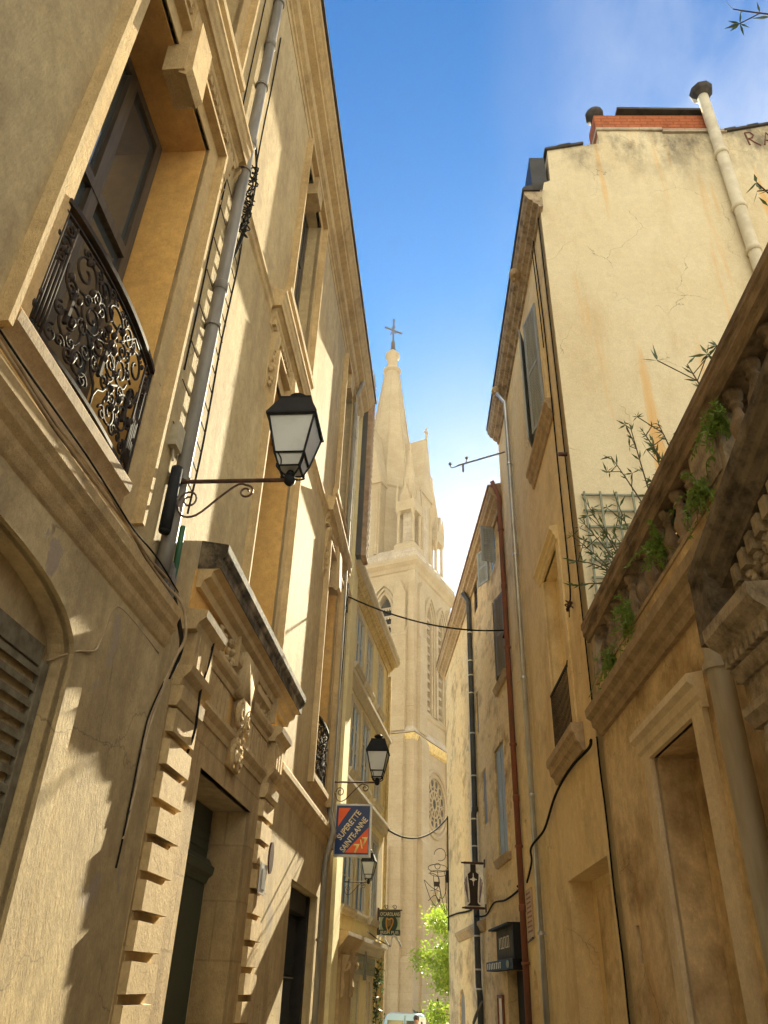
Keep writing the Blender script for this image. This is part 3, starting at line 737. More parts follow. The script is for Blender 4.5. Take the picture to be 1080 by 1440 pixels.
# ---- street lanterns
def lantern(W, s, d0, z, reach, label, scale=1.0, long_pole=True, mat='black'):
    root = thing('street_lamp', label, 'street lamp', W.p(s, d0, z), 'wall lanterns along the street')
    k = scale
    b = MB()
    b.tube([W.p(s, d0, z), W.p(s, d0 + reach, z)], .02 * k, 8)
    b.tube([W.p(s, d0 + .02 + a * .9, z - .28 * k + y) for a, y in spiral(.12 * k, .08 * k, .10 * k, .03 * k, 180, -1.3, 20)], .009 * k, 6)
    cv = catmull([W.p(s, d0 + .02 * k, z - .22 * k), W.p(s, d0 + .08 * k, z - .36 * k), W.p(s, d0 + .22 * k, z - .36 * k), W.p(s, d0 + .42 * k, z - .16 * k), W.p(s, d0 + .56 * k, z - .04 * k), W.p(s, d0 + .64 * k, z - .05 * k)] + [W.p(s, d0 + a, z + y) for a, y in spiral(.64 * k, -.12 * k, .07 * k, .025 * k, 80, -1.2, 14)], 4)
    b.tube(cv, .010 * k, 6)
    b.build('bracket', 'rust_iron', root)
    if long_pole:
        p = MB(); p.tube([W.p(s - .05, d0 - .02, z + .12), W.p(s - .05, d0 - .02, z - .55)], .055 * k, 12); p.ball(W.p(s - .05, d0 - .02, z - .55), .055 * k, 6, (1, 1, .6)); p.build('wall_post', mat, root, True)
    o = W.p(s, d0 + reach + .03, z)
    ax, ay = W.n, W.u
    def sq(h, zz): return [o + ax * (h * i) + ay * (h * j) + V((0, 0, zz)) for i, j in ((-1, -1), (1, -1), (1, 1), (-1, 1))]
    bo = MB(); bo.ball(o + V((0, 0, 0)), .055 * k, 6, (1, 1, 1.1)); bo.lathe(o + V((0, 0, .03 * k)), [(.03 * k, 0), (.045 * k, .03 * k), (.03 * k, .06 * k)], 10); bo.build('socket', mat, root, True)
    zb, zm, zt = .10 * k, .22 * k, .60 * k
    hb, hm_, ht = .095 * k, .135 * k, .215 * k
    fr = MB()
    lo_, mi, to = sq(hb, zb), sq(hm_, zm), sq(ht, zt)
    for i in range(4):
        j = (i + 1) % 4
        fr.tube([mi[i], to[i]], .011 * k, 4); fr.tube([lo_[i], mi[i]], .009 * k, 4)
        fr.tube([mi[i], mi[j]], .012 * k, 4); fr.tube([lo_[i], lo_[j]], .011 * k, 4); fr.tube([to[i], to[j]], .014 * k, 4)
        fr.tube(catmull([lo_[i], lo_[i] + V((0, 0, -.03 * k)) + (lo_[i] - o).normalized() * .02 * k, o + (lo_[i] - o) * .55 + V((0, 0, -.02 * k)), o + V((0, 0, .05 * k))], 4), .010 * k, 5)
        fr.tube(catmull([lo_[i] + (lo_[j] - lo_[i]) * .12, lo_[i] + (mi[i] - lo_[i]) * .5 + (lo_[j] - lo_[i]) * .22, mi[i] + (mi[j] - mi[i]) * .1], 4), .006 * k, 4)
        fr.ball(lo_[i] + (lo_[i] - o) * .08, .016 * k, 4)
    fr.build('frame', mat, root)
    g = MB()
    def inset(h, zz): return sq(h - .006 * k, zz)
    A, B_, C_ = inset(hb, zb), inset(hm_, zm), inset(ht, zt)
    for P, Q in ((A, B_), (B_, C_)):
        vs = [g.bm.verts.new(p) for p in P + Q]
        for i in range(4): g.bm.faces.new((vs[i], vs[(i + 1) % 4], vs[4 + (i + 1) % 4], vs[4 + i]))
    g.face(A[::-1]); g.face(C_)
    g.build('glass_panel', 'lamp_glass', root)
    r = MB()
    e0, e1, t1, t2 = sq(.238 * k, zt + .0), sq(.238 * k, zt + .02 * k), sq(.145 * k, zt + .25 * k), sq(.15 * k, zt + .27 * k)
    st = [e0, e1, t1, t2]
    vv = [[r.bm.verts.new(p) for p in q_] for q_ in st]
    for q0, q1 in zip(vv, vv[1:]):
        for i in range(4): r.bm.faces.new((q0[i], q0[(i + 1) % 4], q1[(i + 1) % 4], q1[i]))
    r.bm.faces.new(vv[0][::-1]); r.bm.faces.new(vv[-1])
    r.lathe(o + V((0, 0, zt + .27 * k)), [(.05 * k, 0), (.04 * k, .045 * k), (.085 * k, .06 * k), (.095 * k, .085 * k), (.06 * k, .11 * k), (.01 * k, .12 * k)], 14)
    r.build('roof', mat, root)
    return root
lantern(W, 5.78, .14, 5.53, 1.0, 'large black lantern with frosted panes on a scrolled bracket by the zinc downpipe', 1.0)
lantern(W, 17.0, .10, 5.40, .88, 'middle-sized black lantern above the orange and blue shop sign', 1.03, False)
lantern(WL2, .5, .02, 3.80, .55, 'smallest black lantern, below the orange and blue shop sign', .72, False)

# ---- shop sign
SG = thing('hanging_sign', 'orange and navy blue box sign lettered SUPERETTE SAINTE-ANNE hanging under the middle lantern', 'shop sign', W.p(17.3, .1, 3.98))
s = 17.3
q = MB(); q.box(W, s, s + .16, .11, .88, 3.98, 5.02); q.build('case', 'alu', SG)
q = MB(); q.box(W, s - .006, s + .01, .14, .85, 4.02, 4.98); q.build('sign_face', 'sign_blue', SG)
def sp(x, z, e=.0095): return W.p(s - e, .14 + x * .71, 4.02 + z * .96)
q = MB()
for tri in ([(.06, .95), (.42, .95), (.06, .56)], [(.98, .55), (.98, .03), (.30, .03)]):
    q.extrude([sp(x, z, .006) for x, z in tri], -W.u * .004)
q.build('orange_panel', 'sign_orange', SG)
dirx = (sp(.62, .93) - sp(.04, .36)).normalized(); diry = (V((0, 0, 1)) - dirx * dirx.z).normalized()
up = W.u.cross(dirx) * -1
if up.z < 0: up = -up
text_obj('SUPERETTE', .17, sp(.16, .27), dirx, up, 'sign_cream', SG, bold=.004, fit=.69)
text_obj('SAINTE-ANNE', .17, sp(.27, .025), dirx, up, 'sign_cream', SG, bold=.004, fit=.81)
dir7 = (sp(.85, .33) - sp(.5, .09)).normalized(); up7 = -W.u.cross(dir7); up7 = up7 if up7.z > 0 else -up7
text_obj('7', .22, sp(.56, .04), W.n, V((0, 0, 1)), 'sign_yellow', SG, bold=.010, xs=1.0)
q = MB(); q.extrude([sp(.735, .30, .0105), sp(.77, .30, .0105), sp(.83, .12, .0105), sp(.795, .12, .0105)], -W.u * .004); q.build('lettering', 'sign_yellow', SG)
text_obj('7', .21, sp(.80, .19), W.n, V((0, 0, 1)), 'sign_yellow', SG, bold=.010, xs=1.0)
q = MB()
for z in (4.12, 4.88): q.tube([W.p(s + .08, .0, z), W.p(s + .08, .12, z)], .014, 6)
q.build('bracket', 'rust_iron', SG)
# ================================================================== FAR LEFT HOUSE (yellow)
W = WL2
L2 = thing('corner_house', 'yellow plastered corner house with window panes coloured like reflected sky and an ornate cornice in front of the church', 'house', W.p(3, 0, -.6))
wins = [(.55, 1.5, 9.2, 10.75), (2.15, 3.05, 9.2, 10.75), (4.28, 5.12, 9.22, 10.75),
        (.5, 1.45, 6.4, 8.15), (2.1, 3.05, 6.4, 8.15), (4.3, 5.2, 6.42, 8.15),
        (.4, 1.5, 3.3, 5.3), (2.1, 3.2, 3.3, 5.3), (4.33, 5.2, 3.33, 5.35)]
doors = [(1.95, 2.85, -1.5, 1.84), (4.2, 4.72, -1.5, 1.83)]
facade(W, -1.2, 6.3, -1.7, 11.3, [(rect(*w), .08) for w in wins] + [(rect(*d), .3) for d in doors], 7).build('wall', 'l2_plaster', L2)
for w in wins:
    a, b_, z0, z1 = w
    m = MB()
    for x0, x1 in ((a - .17, a), (b_, b_ + .17)): m.box(W, x0, x1, -.02, .02, z0 - .02, z1 + .17)
    m.box(W, a, b_, -.02, .02, z1, z1 + .17)
    m.mould(W, a - .24, b_ + .24, [(-.02, z0 - .16), (.06, z0 - .16), (.09, z0 - .08), (.12, z0 - .05), (.12, z0), (-.07, z0 + .02), (-.02, z0)])
    m.build('window_surround', 'l2_stone', L2)
    casement(W, L2, a + .01, b_ - .01, z0 + .03, z1 - .01, .07, frame='white_frame', glass='sky_glass', bars=1 if z1 - z0 < 1.7 else 2, t=.04)
for (a, b_, z0, z1), mt in zip(doors, ('green_door', 'rust_pipe')):
    m = MB(); m.box(W, a + .02, b_ - .02, -.28, -.2, z0, z1 - .02); m.box(W, a + .15, b_ - .15, -.2, -.18, z0 + .4, z1 - .3); m.build('door', mt, L2)
    m = MB()
    for x0, x1 in ((a - .14, a), (b_, b_ + .14)): m.box(W, x0, x1, -.02, .03, z0, z1 + .14)
    m.box(W, a, b_, -.02, .03, z1, z1 + .14); m.build('door_surround', 'l2_stone', L2)
m = MB(); m.mould(W, -1.2, 6.42, [(-.03, 8.42), (.05, 8.42), (.07, 8.5), (.1, 8.53), (.11, 8.62), (.17, 8.66), (.17, 8.74), (-.03, 8.78)])
m.mould(W, -1.2, 6.3, [(-.03, 8.9), (.05, 8.9), (.06, 8.98), (-.03, 9.0)])
m.mould(W, -1.2, 6.42, [(-.03, 5.72), (.05, 5.72), (.08, 5.8), (.12, 5.84), (.13, 5.92), (.18, 5.97), (.18, 6.05), (-.03, 6.1)])
m.mould(W, 1.9, 6.42, [(-.03, 2.42), (.04, 2.42), (.07, 2.52), (.1, 2.56), (.12, 2.64), (.2, 2.68), (.2, 2.78), (-.03, 2.84)])
m.build('string_course', 'l2_stone', L2)
# ornate cornice
m = MB(); m.mould(W, -1.2, 6.35, [(-.03, 11.0), (.04, 11.0), (.05, 11.08), (.26, 11.3), (.28, 11.34), (-.03, 11.36)])
oc = m.build('cornice', 'yellow_stone', L2)
m = MB(); m.mould(W, -1.2, 6.6, [(-.03, 11.35), (.3, 11.35), (.32, 11.45), (.37, 11.5), (.38, 11.6), (-.03, 11.62)]); m.build('cornice_slab', 'l2_stone', oc)
m = MB(); rn = random.Random(9)
for i in range(46):
    a = -1.0 + i * .16
    m.ball(W.p(a, .15, 11.19), .045 + .02 * rn.random(), 4, (1, 1, 1)); m.ball(W.p(a + .08, .21, 11.26), .03, 4)
m.build('carving', 'yellow_stone', oc)
m = MB(); m.extrude([W.p(-1.2, .36, 11.62), W.p(-1.2, .36, 11.68), W.p(-1.2, -3.5, 12.9), W.p(-1.2, -7, 11.7), W.p(-1.2, -7, 11.63)], W.u * 7.75); m.build('roof', 'tile', L2)
# corner pilaster strip and scrolled shop bracket
m = MB(); m.box(W, 5.86, 6.32, -.02, .06, -1.6, 2.4); m.box(W, 6.0, 6.34, -.02, .045, 6.1, 11.0); m.build('corner_strip', 'yellow_stone', L2)
m = MB(); m.mould(W, -.3, 1.75, [(-.03, 2.3), (.10, 2.3), (.14, 2.42), (.22, 2.5), (.3, 2.62), (.34, 2.66), (.34, 2.74), (-.03, 2.78)])
m.box(W, .1, 1.45, -.03, .12, -1.5, 2.3)
for a in (.25, 1.2):
    m.mould(W, a, a + .22, [(.12, 1.5), (.16, 1.5), (.2, 1.7), (.17, 1.95), (.26, 2.2), (.28, 2.3), (.12, 2.3)])
    m.tube([W.p(a + .11, .19 + x, 2.12 + y) for x, y in spiral(0, 0, .13, .03, 90, 1.5)], .04, 6)
m.build('shop_bracket', 'left_stone', L2)
m = MB(); m.tube([W.p(6.22, .09, 10.9), W.p(6.22, .09, 2.9), W.p(6.24, .09, -.6)], .05, 10)
tag(m.build('downpipe', 'yellow_stone', None, True), 'cream downpipe at the outer corner of the yellow corner house', 'drainpipe')
# faded green boards
for k, (a, b_) in enumerate(((1.9, 3.4), (3.62, 5.1))):
    t = thing('shop_board', ['faded grey-green board, nearer half of the pair above the door', 'faded grey-green board, farther half of the pair above the red-edged door'][k], 'shop sign', W.p(a, .03, 1.95), 'faded boards of the corner shop')
    m = MB(); m.box(W, a, b_, .035, .06, 1.98, 2.38); m.build('board', 'green_board', t)
    m = MB(); rn = random.Random(k)
    for i in range(7):
        x = a + .25 + i * .14; m.tube([W.p(x, .066, 2.1), W.p(x + .05, .066, 2.1 + .1 + .08 * rn.random()), W.p(x + .1, .066, 2.12)], .008, 4)
    m.build('marks', 'board_mark', t)
m = MB(); m.tube([W.p(3.5, .06, 1.86), W.p(3.5, .06, 2.5)], .04, 8); tag(m.build('lamp_tube', 'grey_box'), 'short grey bar between the two faded boards', 'lamp')
# vine helpers are above
def leaf_cloud(m, pts, size, rnd, n, spread, elong=1.6, droop=0):
    for i in range(n):
        c = V(rnd.choice(pts)) + V([rnd.gauss(0, 1) * spread[k] for k in range(3)])
        leaf(m, c, size * rnd.uniform(.6, 1.3), rnd, elong, droop)
def leaf(m, c, L, rnd, elong=1.6, droop=0, dirv=None):
    d = dirv or V((rnd.gauss(0, 1), rnd.gauss(0, 1), rnd.gauss(0, .8) - droop)); d = d.normalized() if d.length > 1e-6 else V((1, 0, 0))
    x = d.cross(V((rnd.gauss(0, 1), rnd.gauss(0, 1), rnd.gauss(0, 1))))
    if x.length < 1e-4: x = V((0, 0, 1))
    x.normalize(); w = L / elong / 2
    m.face([c, c + d * L * .4 + x * w, c + d * L, c + d * L * .4 - x * w])
rn = random.Random(21)
t = thing('climbing_vine', 'thin dark climbing vine on the corner strip of the yellow corner house', 'vine', W.p(5.3, .05, -.7))
m = MB(); sp = catmull([W.p(5.35, .05, -.7), W.p(5.3, .08, .3), W.p(5.38, .08, 1.1), W.p(5.25, .08, 1.9), W.p(5.32, .08, 2.1)]); m.tube(sp, .012, 5); m.build('stem', 'bark', t)
m = MB(); leaf_cloud(m, sp, .11, rn, 330, (.09, .12, .12), 1.4); m.build('leaves', 'leaf_ivy', t)
# pub sign
PS = thing('pub_sign', "green pub sign with a gold harp, lettered O'CAROLANS IRISH PUB, on the corner house", 'pub sign', W.p(5.6, .05, 3.0))
s = 5.6
m = MB(); m.box(W, s, s + .05, .07, .66, 3.02, 3.62); m.build('board', 'pub_pale', PS)
m = MB(); m.box(W, s - .02, s + .07, .06, .67, 3.46, 3.63); m.box(W, s - .02, s + .07, .06, .67, 3.0, 3.14)
m.extrude([W.p(s - .012, .365 + .23 * math.cos(i * PI / 12), 3.30 + .24 * math.sin(i * PI / 12)) for i in range(24)], W.u * .07)
m.build('green_panel', 'pub_green', PS)
m = MB()
for pl in ([(-.09, .14), (-.10, .02), (-.08, -.10), (-.03, -.21)], [(-.09, .14), (-.02, .10), (.05, .13), (.10, .10)], [(.10, .10), (.09, 0), (.03, -.12), (-.03, -.21)]):
    m.tube(catmull([W.p(s - .022, .365 + x, 3.30 + z) for x, z in pl]), .018, 5)
for i in range(6): m.tube([W.p(s - .018, .295 + i * .022, 3.30 + .10), W.p(s - .018, .295 + i * .022, 3.30 - .10 + i * .012)], .004, 4)
m.build('harp', 'gold', PS)
text_obj("O'CAROLANS", .13, W.p(s - .0205, .085, 3.495), W.n, V((0, 0, 1)), 'sign_cream', PS, fit=.56, bold=.002)
text_obj('IRISH PUB', .11, W.p(s - .0205, .10, 3.035), W.n, V((0, 0, 1)), 'sign_cream', PS, fit=.52, bold=.001)
m = MB(); m.box(W, s - .01, s + .06, .02, .72, 3.63, 3.66); m.box(W, s, s + .05, -.02, .05, 3.0, 3.7)
for x in (.25, .5): m.tube([W.p(s + .02, .36 + a, 3.7 + y) for a, y in spiral(x - .36, .02, .07, .02, 180, -1.2, 12)], .012, 5)
m.build('bracket', 'rust_iron', PS)
t = thing('spotlights', 'pair of arched white-topped spotlights under the green pub sign', 'lamp', W.p(5.55, .05, 2.9))
for x in (.05, .42):
    m = MB(); m.tube(catmull([W.p(5.5, x, 2.72), W.p(5.5, x + .04, 2.95), W.p(5.5, x + .12, 2.98), W.p(5.5, x + .26, 2.80), W.p(5.5, x + .3, 2.72)]), [.02] * 10 + [.03] * 23, 6); m.build('lamp_arm', 'white_plate', t, True)
m = MB(); m.tube([W.p(3.4, .12, 2.95), W.p(5.5, .02, 2.9), W.p(5.5, .42, 2.72)], .015, 5); m.build('rail', 'iron', t)

# ================================================================== RIGHT FRONT: terrace house with balustrade and pediment porch
W = WR1
R1 = thing('terrace_house', 'low ochre house on the right with a stone balustrade along its roof terrace', 'house', W.p(5, 0, 0))
facade(W, -9, 10.3, ZB, 4.9, [(rect(6.93, 8.32, -1.3, 3.77), .42), (rect(9.72, 9.86, 1.96, 2.32), .16)], 7).build('wall', 'r1_plaster', R1)
q = MB(); q.box(W, 6.95, 7.62, -.415, -.36, -1.2, 3.7); q.box(W, 7.62, 8.3, -.415, -.36, -1.2, 3.7); q.build('blind_panel', 'r1_plaster', R1)
q = MB()
for z in (2.55, 1.55):
    for a in (7.05, 7.5): q.tube(catmull([W.p(a, -.35, z), W.p(a, -.30, z + .02), W.p(a, -.30, z + .13), W.p(a, -.35, z + .15)], 3), .010, 5)
    q.tube([W.p(7.05, -.3, z + .07), W.p(7.5, -.3, z + .07)], .008, 5)
q.build('hinge', 'rust_iron', R1)
q = MB()
q.box(W, 6.66, 6.93, -.03, .05, -1.5, 3.77); q.box(W, 8.32, 8.56, -.03, .05, -1.5, 3.77)
q.mould(W, 6.62, 8.6, [(-.03, 3.77), (.05, 3.77), (.06, 3.84), (.09, 3.87), (.10, 3.95), (.15, 3.99), (.15, 4.06), (-.03, 4.1)])
q.build('door_surround', 'pale_surround', R1)
rs = MB(); rs.mould(W, 5.5, 10.28, [(-.03, 4.55), (.05, 4.55), (.07, 4.62), (.13, 4.66), (.14, 4.74), (.2, 4.78), (.21, 4.88), (-.03, 4.95)]); rs.build('terrace_moulding', 'dirty_stone', R1)
ft = MB(); ft.box(W, -9, 10.26, -6.9, -.02, 4.91, 4.95); ft.build('terrace_floor', 'paving', R1)
# balustrade
bz0, bz1 = 5.28, 5.86
q = MB(); q.box(W, -1, 10.24, -.22, .02, 4.9, 5.24); bal = q.build('balustrade', 'r1_plaster', R1)
q = MB(); q.mould(W, -1, 10.26, [(-.24, 5.235), (.035, 5.235), (.035, 5.285), (-.24, 5.285)]); q.build('plinth_course', 'dirty_stone', bal)
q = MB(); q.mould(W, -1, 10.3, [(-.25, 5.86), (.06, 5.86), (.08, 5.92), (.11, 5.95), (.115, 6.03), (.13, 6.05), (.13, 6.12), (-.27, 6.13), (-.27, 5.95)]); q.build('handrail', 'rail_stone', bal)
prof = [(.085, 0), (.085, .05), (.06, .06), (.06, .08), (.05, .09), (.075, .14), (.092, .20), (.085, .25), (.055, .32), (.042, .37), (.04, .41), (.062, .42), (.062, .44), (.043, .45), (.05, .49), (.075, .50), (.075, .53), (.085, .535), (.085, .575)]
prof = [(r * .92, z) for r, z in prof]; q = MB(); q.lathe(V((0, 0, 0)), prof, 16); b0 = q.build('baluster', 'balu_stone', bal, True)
b0.data.polygons.foreach_set('use_smooth', [True] * len(b0.data.polygons))
spots = [6.12 + .36 * i for i in range(11)] + [4.98 - .36 * i for i in range(10)]
for i, a in enumerate(spots):
    o = b0 if i == 0 else b0.copy()
    if i: C.objects.link(o); o.parent = bal
    # mesh was shifted by the parents' offset when built; place by location
    o.location = W.p(a, -.035, bz0 + .005)
q = MB(); q.box(W, 5.22, 5.92, -.2, .03, 5.28, 5.87); q.box(W, 5.3, 5.84, .03, .045, 5.33, 5.82); q.box(W, 9.98, 10.25, -.2, .03, 5.28, 5.87); q.build('pedestal', 'carved_stone', bal)
hd = thing('terrace_hedge', 'dark leafy planting seen between the balusters of the roof terrace', 'hedge', W.p(5, -.6, 4.95)); rn = random.Random(77)
m = MB()
for i in range(5200): leaf(m, W.p(rn.uniform(-.5, 10.0), -.55 + rn.gauss(0, .10), rn.uniform(4.96, 5.9)), rn.uniform(.07, .15), rn, 2.6)
m.build('leaves', 'leaf_ivy', hd)
m = MB()
for i in range(24): m.tube([W.p(-.3 + i * .44, -.6, 4.95), W.p(-.3 + i * .44 + rn.uniform(-.1, .1), -.58, 5.8)], .02, 5)
m.build('stems', 'bark', hd)
# pedimented porch
R0 = thing('porch', 'dark-stained stone porch with a sloping pediment, carved relief and fluted capital at the right edge', 'porch', W.p(3.2, .3, -.2))
q = MB(); q.box(W, 1.0, 5.6, -.02, .12, -1.4, 3.6)
q.extrude([W.p(1.0, -.02, 3.6), W.p(5.6, -.02, 3.6), W.p(5.5, -.02, 4.05), W.p(3.3, -.02, 4.75), W.p(1.1, -.02, 4.05)], W.n * .20)
q.build('back_wall', 'dirty_stone', R0)
def rake(s0, z0, s1, z1, prof, mat, name):
    m = MB()
    A = [W.p(s0, d, z0 + z) for d, z in prof]; B_ = [W.p(s1, d, z1 + z) for d, z in prof]
    n = len(prof); va = [m.bm.verts.new(p) for p in A]; vb = [m.bm.verts.new(p) for p in B_]
    m.bm.faces.new(va[::-1]); m.bm.faces.new(vb)
    for i in range(n): m.bm.faces.new((va[i], va[(i + 1) % n], vb[(i + 1) % n], vb[i]))
    return m.build(name, mat, R0)
rp = [(.0, .28), (.40, .28), (.42, .34), (.47, .37), (.48, .43), (.52, .46), (.53, .50), (.53, .56), (.0, .62)]
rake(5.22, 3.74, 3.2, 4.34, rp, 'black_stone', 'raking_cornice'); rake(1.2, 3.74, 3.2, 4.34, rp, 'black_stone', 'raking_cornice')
q = MB()
for i in range(11):
    t = (i + .5) / 11; a = 4.85 - 1.6 * t; z = 3.66 + .6 * (5.22 - a) / 2.02
    q.hexa([W.p(a + x, d, z + zz) for zz in (.22, .35) for x, d in ((-.045, .27), (.045, .27), (.045, .39), (-.045, .39))])
q.build('dentils', 'carved_stone', R0)
q = MB(); q.extrude([W.p(5.0, .1, 3.76), W.p(5.3, .1, 3.76), W.p(5.28, .1, 4.24), W.p(5.0, .1, 4.32)], W.n * .40); q.build('kneeler', 'black_stone', R0)
q = MB(); q.extrude([W.p(5.05, .1, 3.72), W.p(3.0, .1, 3.72), W.p(3.0, .1, 4.63), W.p(3.2, .1, 4.63), W.p(5.05, .1, 4.07)], W.n * .22)
tymp = q.build('tympanum', 'carved_stone', R0)
q = MB()
for i in range(9): leafy_relief(q, W, 4.7 - i * .17, 3.90 + .045 * i, .33, .3, .26, 50 + i, 6)
q.build('carved_relief', 'carved_stone', tymp, True)
q = MB()
q.mould(W, 4.22, 4.98, [(.1, 3.44), (.46, 3.44), (.47, 3.5), (.5, 3.53), (.51, 3.58), (.57, 3.62), (.6, 3.66), (.6, 3.74), (.1, 3.78)])
q.mould(W, 1.3, 4.22, [(.1, 3.5), (.24, 3.5), (.26, 3.58), (.34, 3.62), (.36, 3.74), (.1, 3.78)])
q.build('entablature', 'carved_stone', R0)
q = MB()
for i in range(8): q.box(W, 4.3 + i * .085, 4.345 + i * .085, .45, .515, 3.46, 3.53)
for i in range(5): q.hexa([W.p(4.2 + x, .18 + i * .07 + y, z) for z in (3.46, 3.53) for x, y in ((0, 0), (.05, 0), (.05, .04), (0, .04))])
q.build('dentils', 'carved_stone', R0)
q = MB()
q.box(W, 4.36, 4.86, .1, .42, 3.18, 3.44); q.mould(W, 4.31, 4.91, [(.1, 3.06), (.43, 3.06), (.45, 3.1), (.48, 3.13), (.48, 3.18), (.1, 3.2)])
q.mould(W, 4.28, 4.94, [(.1, 3.36), (.44, 3.36), (.47, 3.4), (.49, 3.44), (.1, 3.44)])
q.build('capital', 'carved_stone', R0)
q = MB(); q.box(W, 4.38, 4.84, .1, .40, -1.3, 3.06); q.build('pilaster', 'carved_stone', R0)
q = MB()
for i in range(7):
    sx = 4.42 + .055 * i
    q.tube(catmull([W.p(sx, .41, 3.02), W.p(sx + .02, .43, 2.85), W.p(sx - .015, .44, 2.6 - .02 * i), W.p(sx + .01, .42, 2.4 - .03 * i)], 5), .026, 6)
q.ball(W.p(4.6, .42, 2.95), .09, 6); q.ball(W.p(4.45, .42, 2.55), .07, 6)
q.build('carved_drapery', 'carved_stone', R0, True)
q = MB(); q.box(W, 1.5, 4.3, .1, .17, -1.2, 3.4); q.build('porch_door', 'wood_dark', R0)
pipe('downpipe', W, [(5.93, .14, 4.5), (5.93, .14, 4.0), (5.95, .13, -.6)], .095, 'grey_pipe', 'thick pale downpipe beside the stone porch on the right', [(5.94, .14, 3.86), (5.95, .135, 1.6)])
cable('wall_crack_cable', [W.p(10.55 + .02 * math.sin(i * 1.9), .02, 4.62 - i * .45) for i in range(14)], .012, 'cable', 'thin dark cable down the wall seam left of the walled-up doorway')

# ================================================================== RIGHT TALL HOUSE with gable
R2 = thing('gabled_house', 'tall golden house on the right whose cream end wall rises above the terrace', 'house', W.p(13, 0, -.5))
S0, S1 = 10.3, 18.35
holes2 = [(rect(10.8, 13.5, -1.5, 3.18), .36), (rect(11.9, 13.35, 5.1, 8.36), .22), (rect(11.5, 12.9, 10.95, 13.95), .25), (rect(16.05, 16.55, 9.3, 10.8), .1), (rect(16.1, 16.55, 6.55, 7.85), .1), (rect(17.5, 17.8, 3.65, 4.85), .1), (arcdoor := [(17.35, -1.5), (17.9, -1.5), (17.9, 1.75), (17.8, 2.0), (17.62, 2.1), (17.45, 2.0), (17.35, 1.75)], .15)]
facade(W, S0, S1, ZB, 15.85, holes2, 12).build('wall', 'r2_plaster', R2)
# end wall (gable), 20 mm skin proud of the box
GW = Wall(W.p(S0, 0, 0), -W.n, -W.u)      # along: into the block, normal: towards the camera
gp = [(0, -1.5), (12, -1.5), (12, 19.0), (7, 18.75), (5.3, 18.3), (4.3, 18.02), (2.9, 17.98), (2.88, 18.05), (1.46, 18.13), (1.46, 17.62), (1.1, 17.55), (.3, 17.35), (.28, 16.3), (.0, 16.15)]
q = MB(); q.extrude([GW.p(a, -.35, z) for a, z in gp], GW.n * .37); q.build('end_wall', 'r2_gable', R2)
q = MB()
for (a0, z0), (a1, z1) in (((1.1, 17.55), (.24, 17.33)), ((5.3, 18.3), (4.25, 18.02)), ((12, 19), (5.3, 18.3))):
    n = max(2, int(abs(a1 - a0) / .22))
    for i in range(n):
        t0, t1 = i / n, (i + 1) / n
        x0, y0, x1, y1 = a0 + (a1 - a0) * t0, z0 + (z1 - z0) * t0, a0 + (a1 - a0) * t1, z0 + (z1 - z0) * t1
        q.hexa([GW.p(x0, -2, y0 + .0), GW.p(x1, -2, y1), GW.p(x1, .07, y1), GW.p(x0, .07, y0), GW.p(x0, -2, y0 + .05), GW.p(x1, -2, y1 + .05), GW.p(x1, .07 + .02 * (i % 2), y1 + .06), GW.p(x0, .07 + .02 * (i % 2), y0 + .07)])
q.build('verge_tile', 'dark_tile', R2)
q = MB(); q.extrude([W.p(S0 + .4, -.1, 15.9), W.p(S0 + .4, -.25, 17.2), W.p(S0 + .4, -6, 19), W.p(S0 + .4, -12, 15.9)], W.u * (S1 - S0 - .4)); q.build('roof', 'dark_tile', R2)
q = MB(); q.box(GW, 1.46, 4.0, -.5, .0, 17.9, 18.72); ch = q.build('chimney', 'brick', R2)
q = MB(); q.box(GW, 1.44, 2.9, -.55, .06, 18.08, 18.17); q.box(GW, 2.9, 4.3, -.55, .07, 18.0, 18.1); q.build('coping', 'church_grey', ch)
q = MB()
q.hexa([GW.p(a, y, z) for z0 in (0, .07) for a, y, z in ((2.0, -.6, 18.86 + z0), (4.1, -.6, 18.80 + z0), (4.1, .08, 18.80 + z0), (2.0, .08, 18.86 + z0))])
for i in range(5): q.box(GW, 2.1 + i * .42, 2.2 + i * .42, -.4, -.1, 18.72, 18.8)
q.build('chimney_slab', 'dark_tile', ch)
q = MB(); q.lathe(GW.p(1.56, -.2, 18.72), [(.11, 0), (.11, .18), (.2, .22), (.21, .36), (.12, .46)], 12); q.build('cowl', 'dark_tile', ch, True)
# eaves
q = MB(); q.mould(W, S0 - .16, S1 - .2, [(-.03, 15.25), (.05, 15.25), (.07, 15.33), (.16, 15.38), (.18, 15.45), (.26, 15.5), (.29, 15.58), (.32, 15.62), (.33, 15.72), (-.03, 15.8)])
ev = q.build('eaves_cornice', 'carved_stone', R2)
q = MB(); q.mould(W, S0 - .2, S1 - .2, [(.0, 15.73), (.35, 15.73), (.365, 15.79), (.33, 15.83), (-.1, 16.0)]); q.build('gutter', 'dark_tile', ev)
q = MB(); q.box(W, S0 + .02, S0 + 1.2, -.22, .1, 16.1, 17.15); q.build('dormer_side', 'charcoal', R2)
for k, a in enumerate((12.1, 16.1)):
    q = MB(); leafy_relief(q, W, a, 15.45, .31, .3, .34, 31 + k, 7); q.ball(W.p(a, .28, 15.5), .15, 6); q.build('carved_head', 'dirty_stone', ev, True)
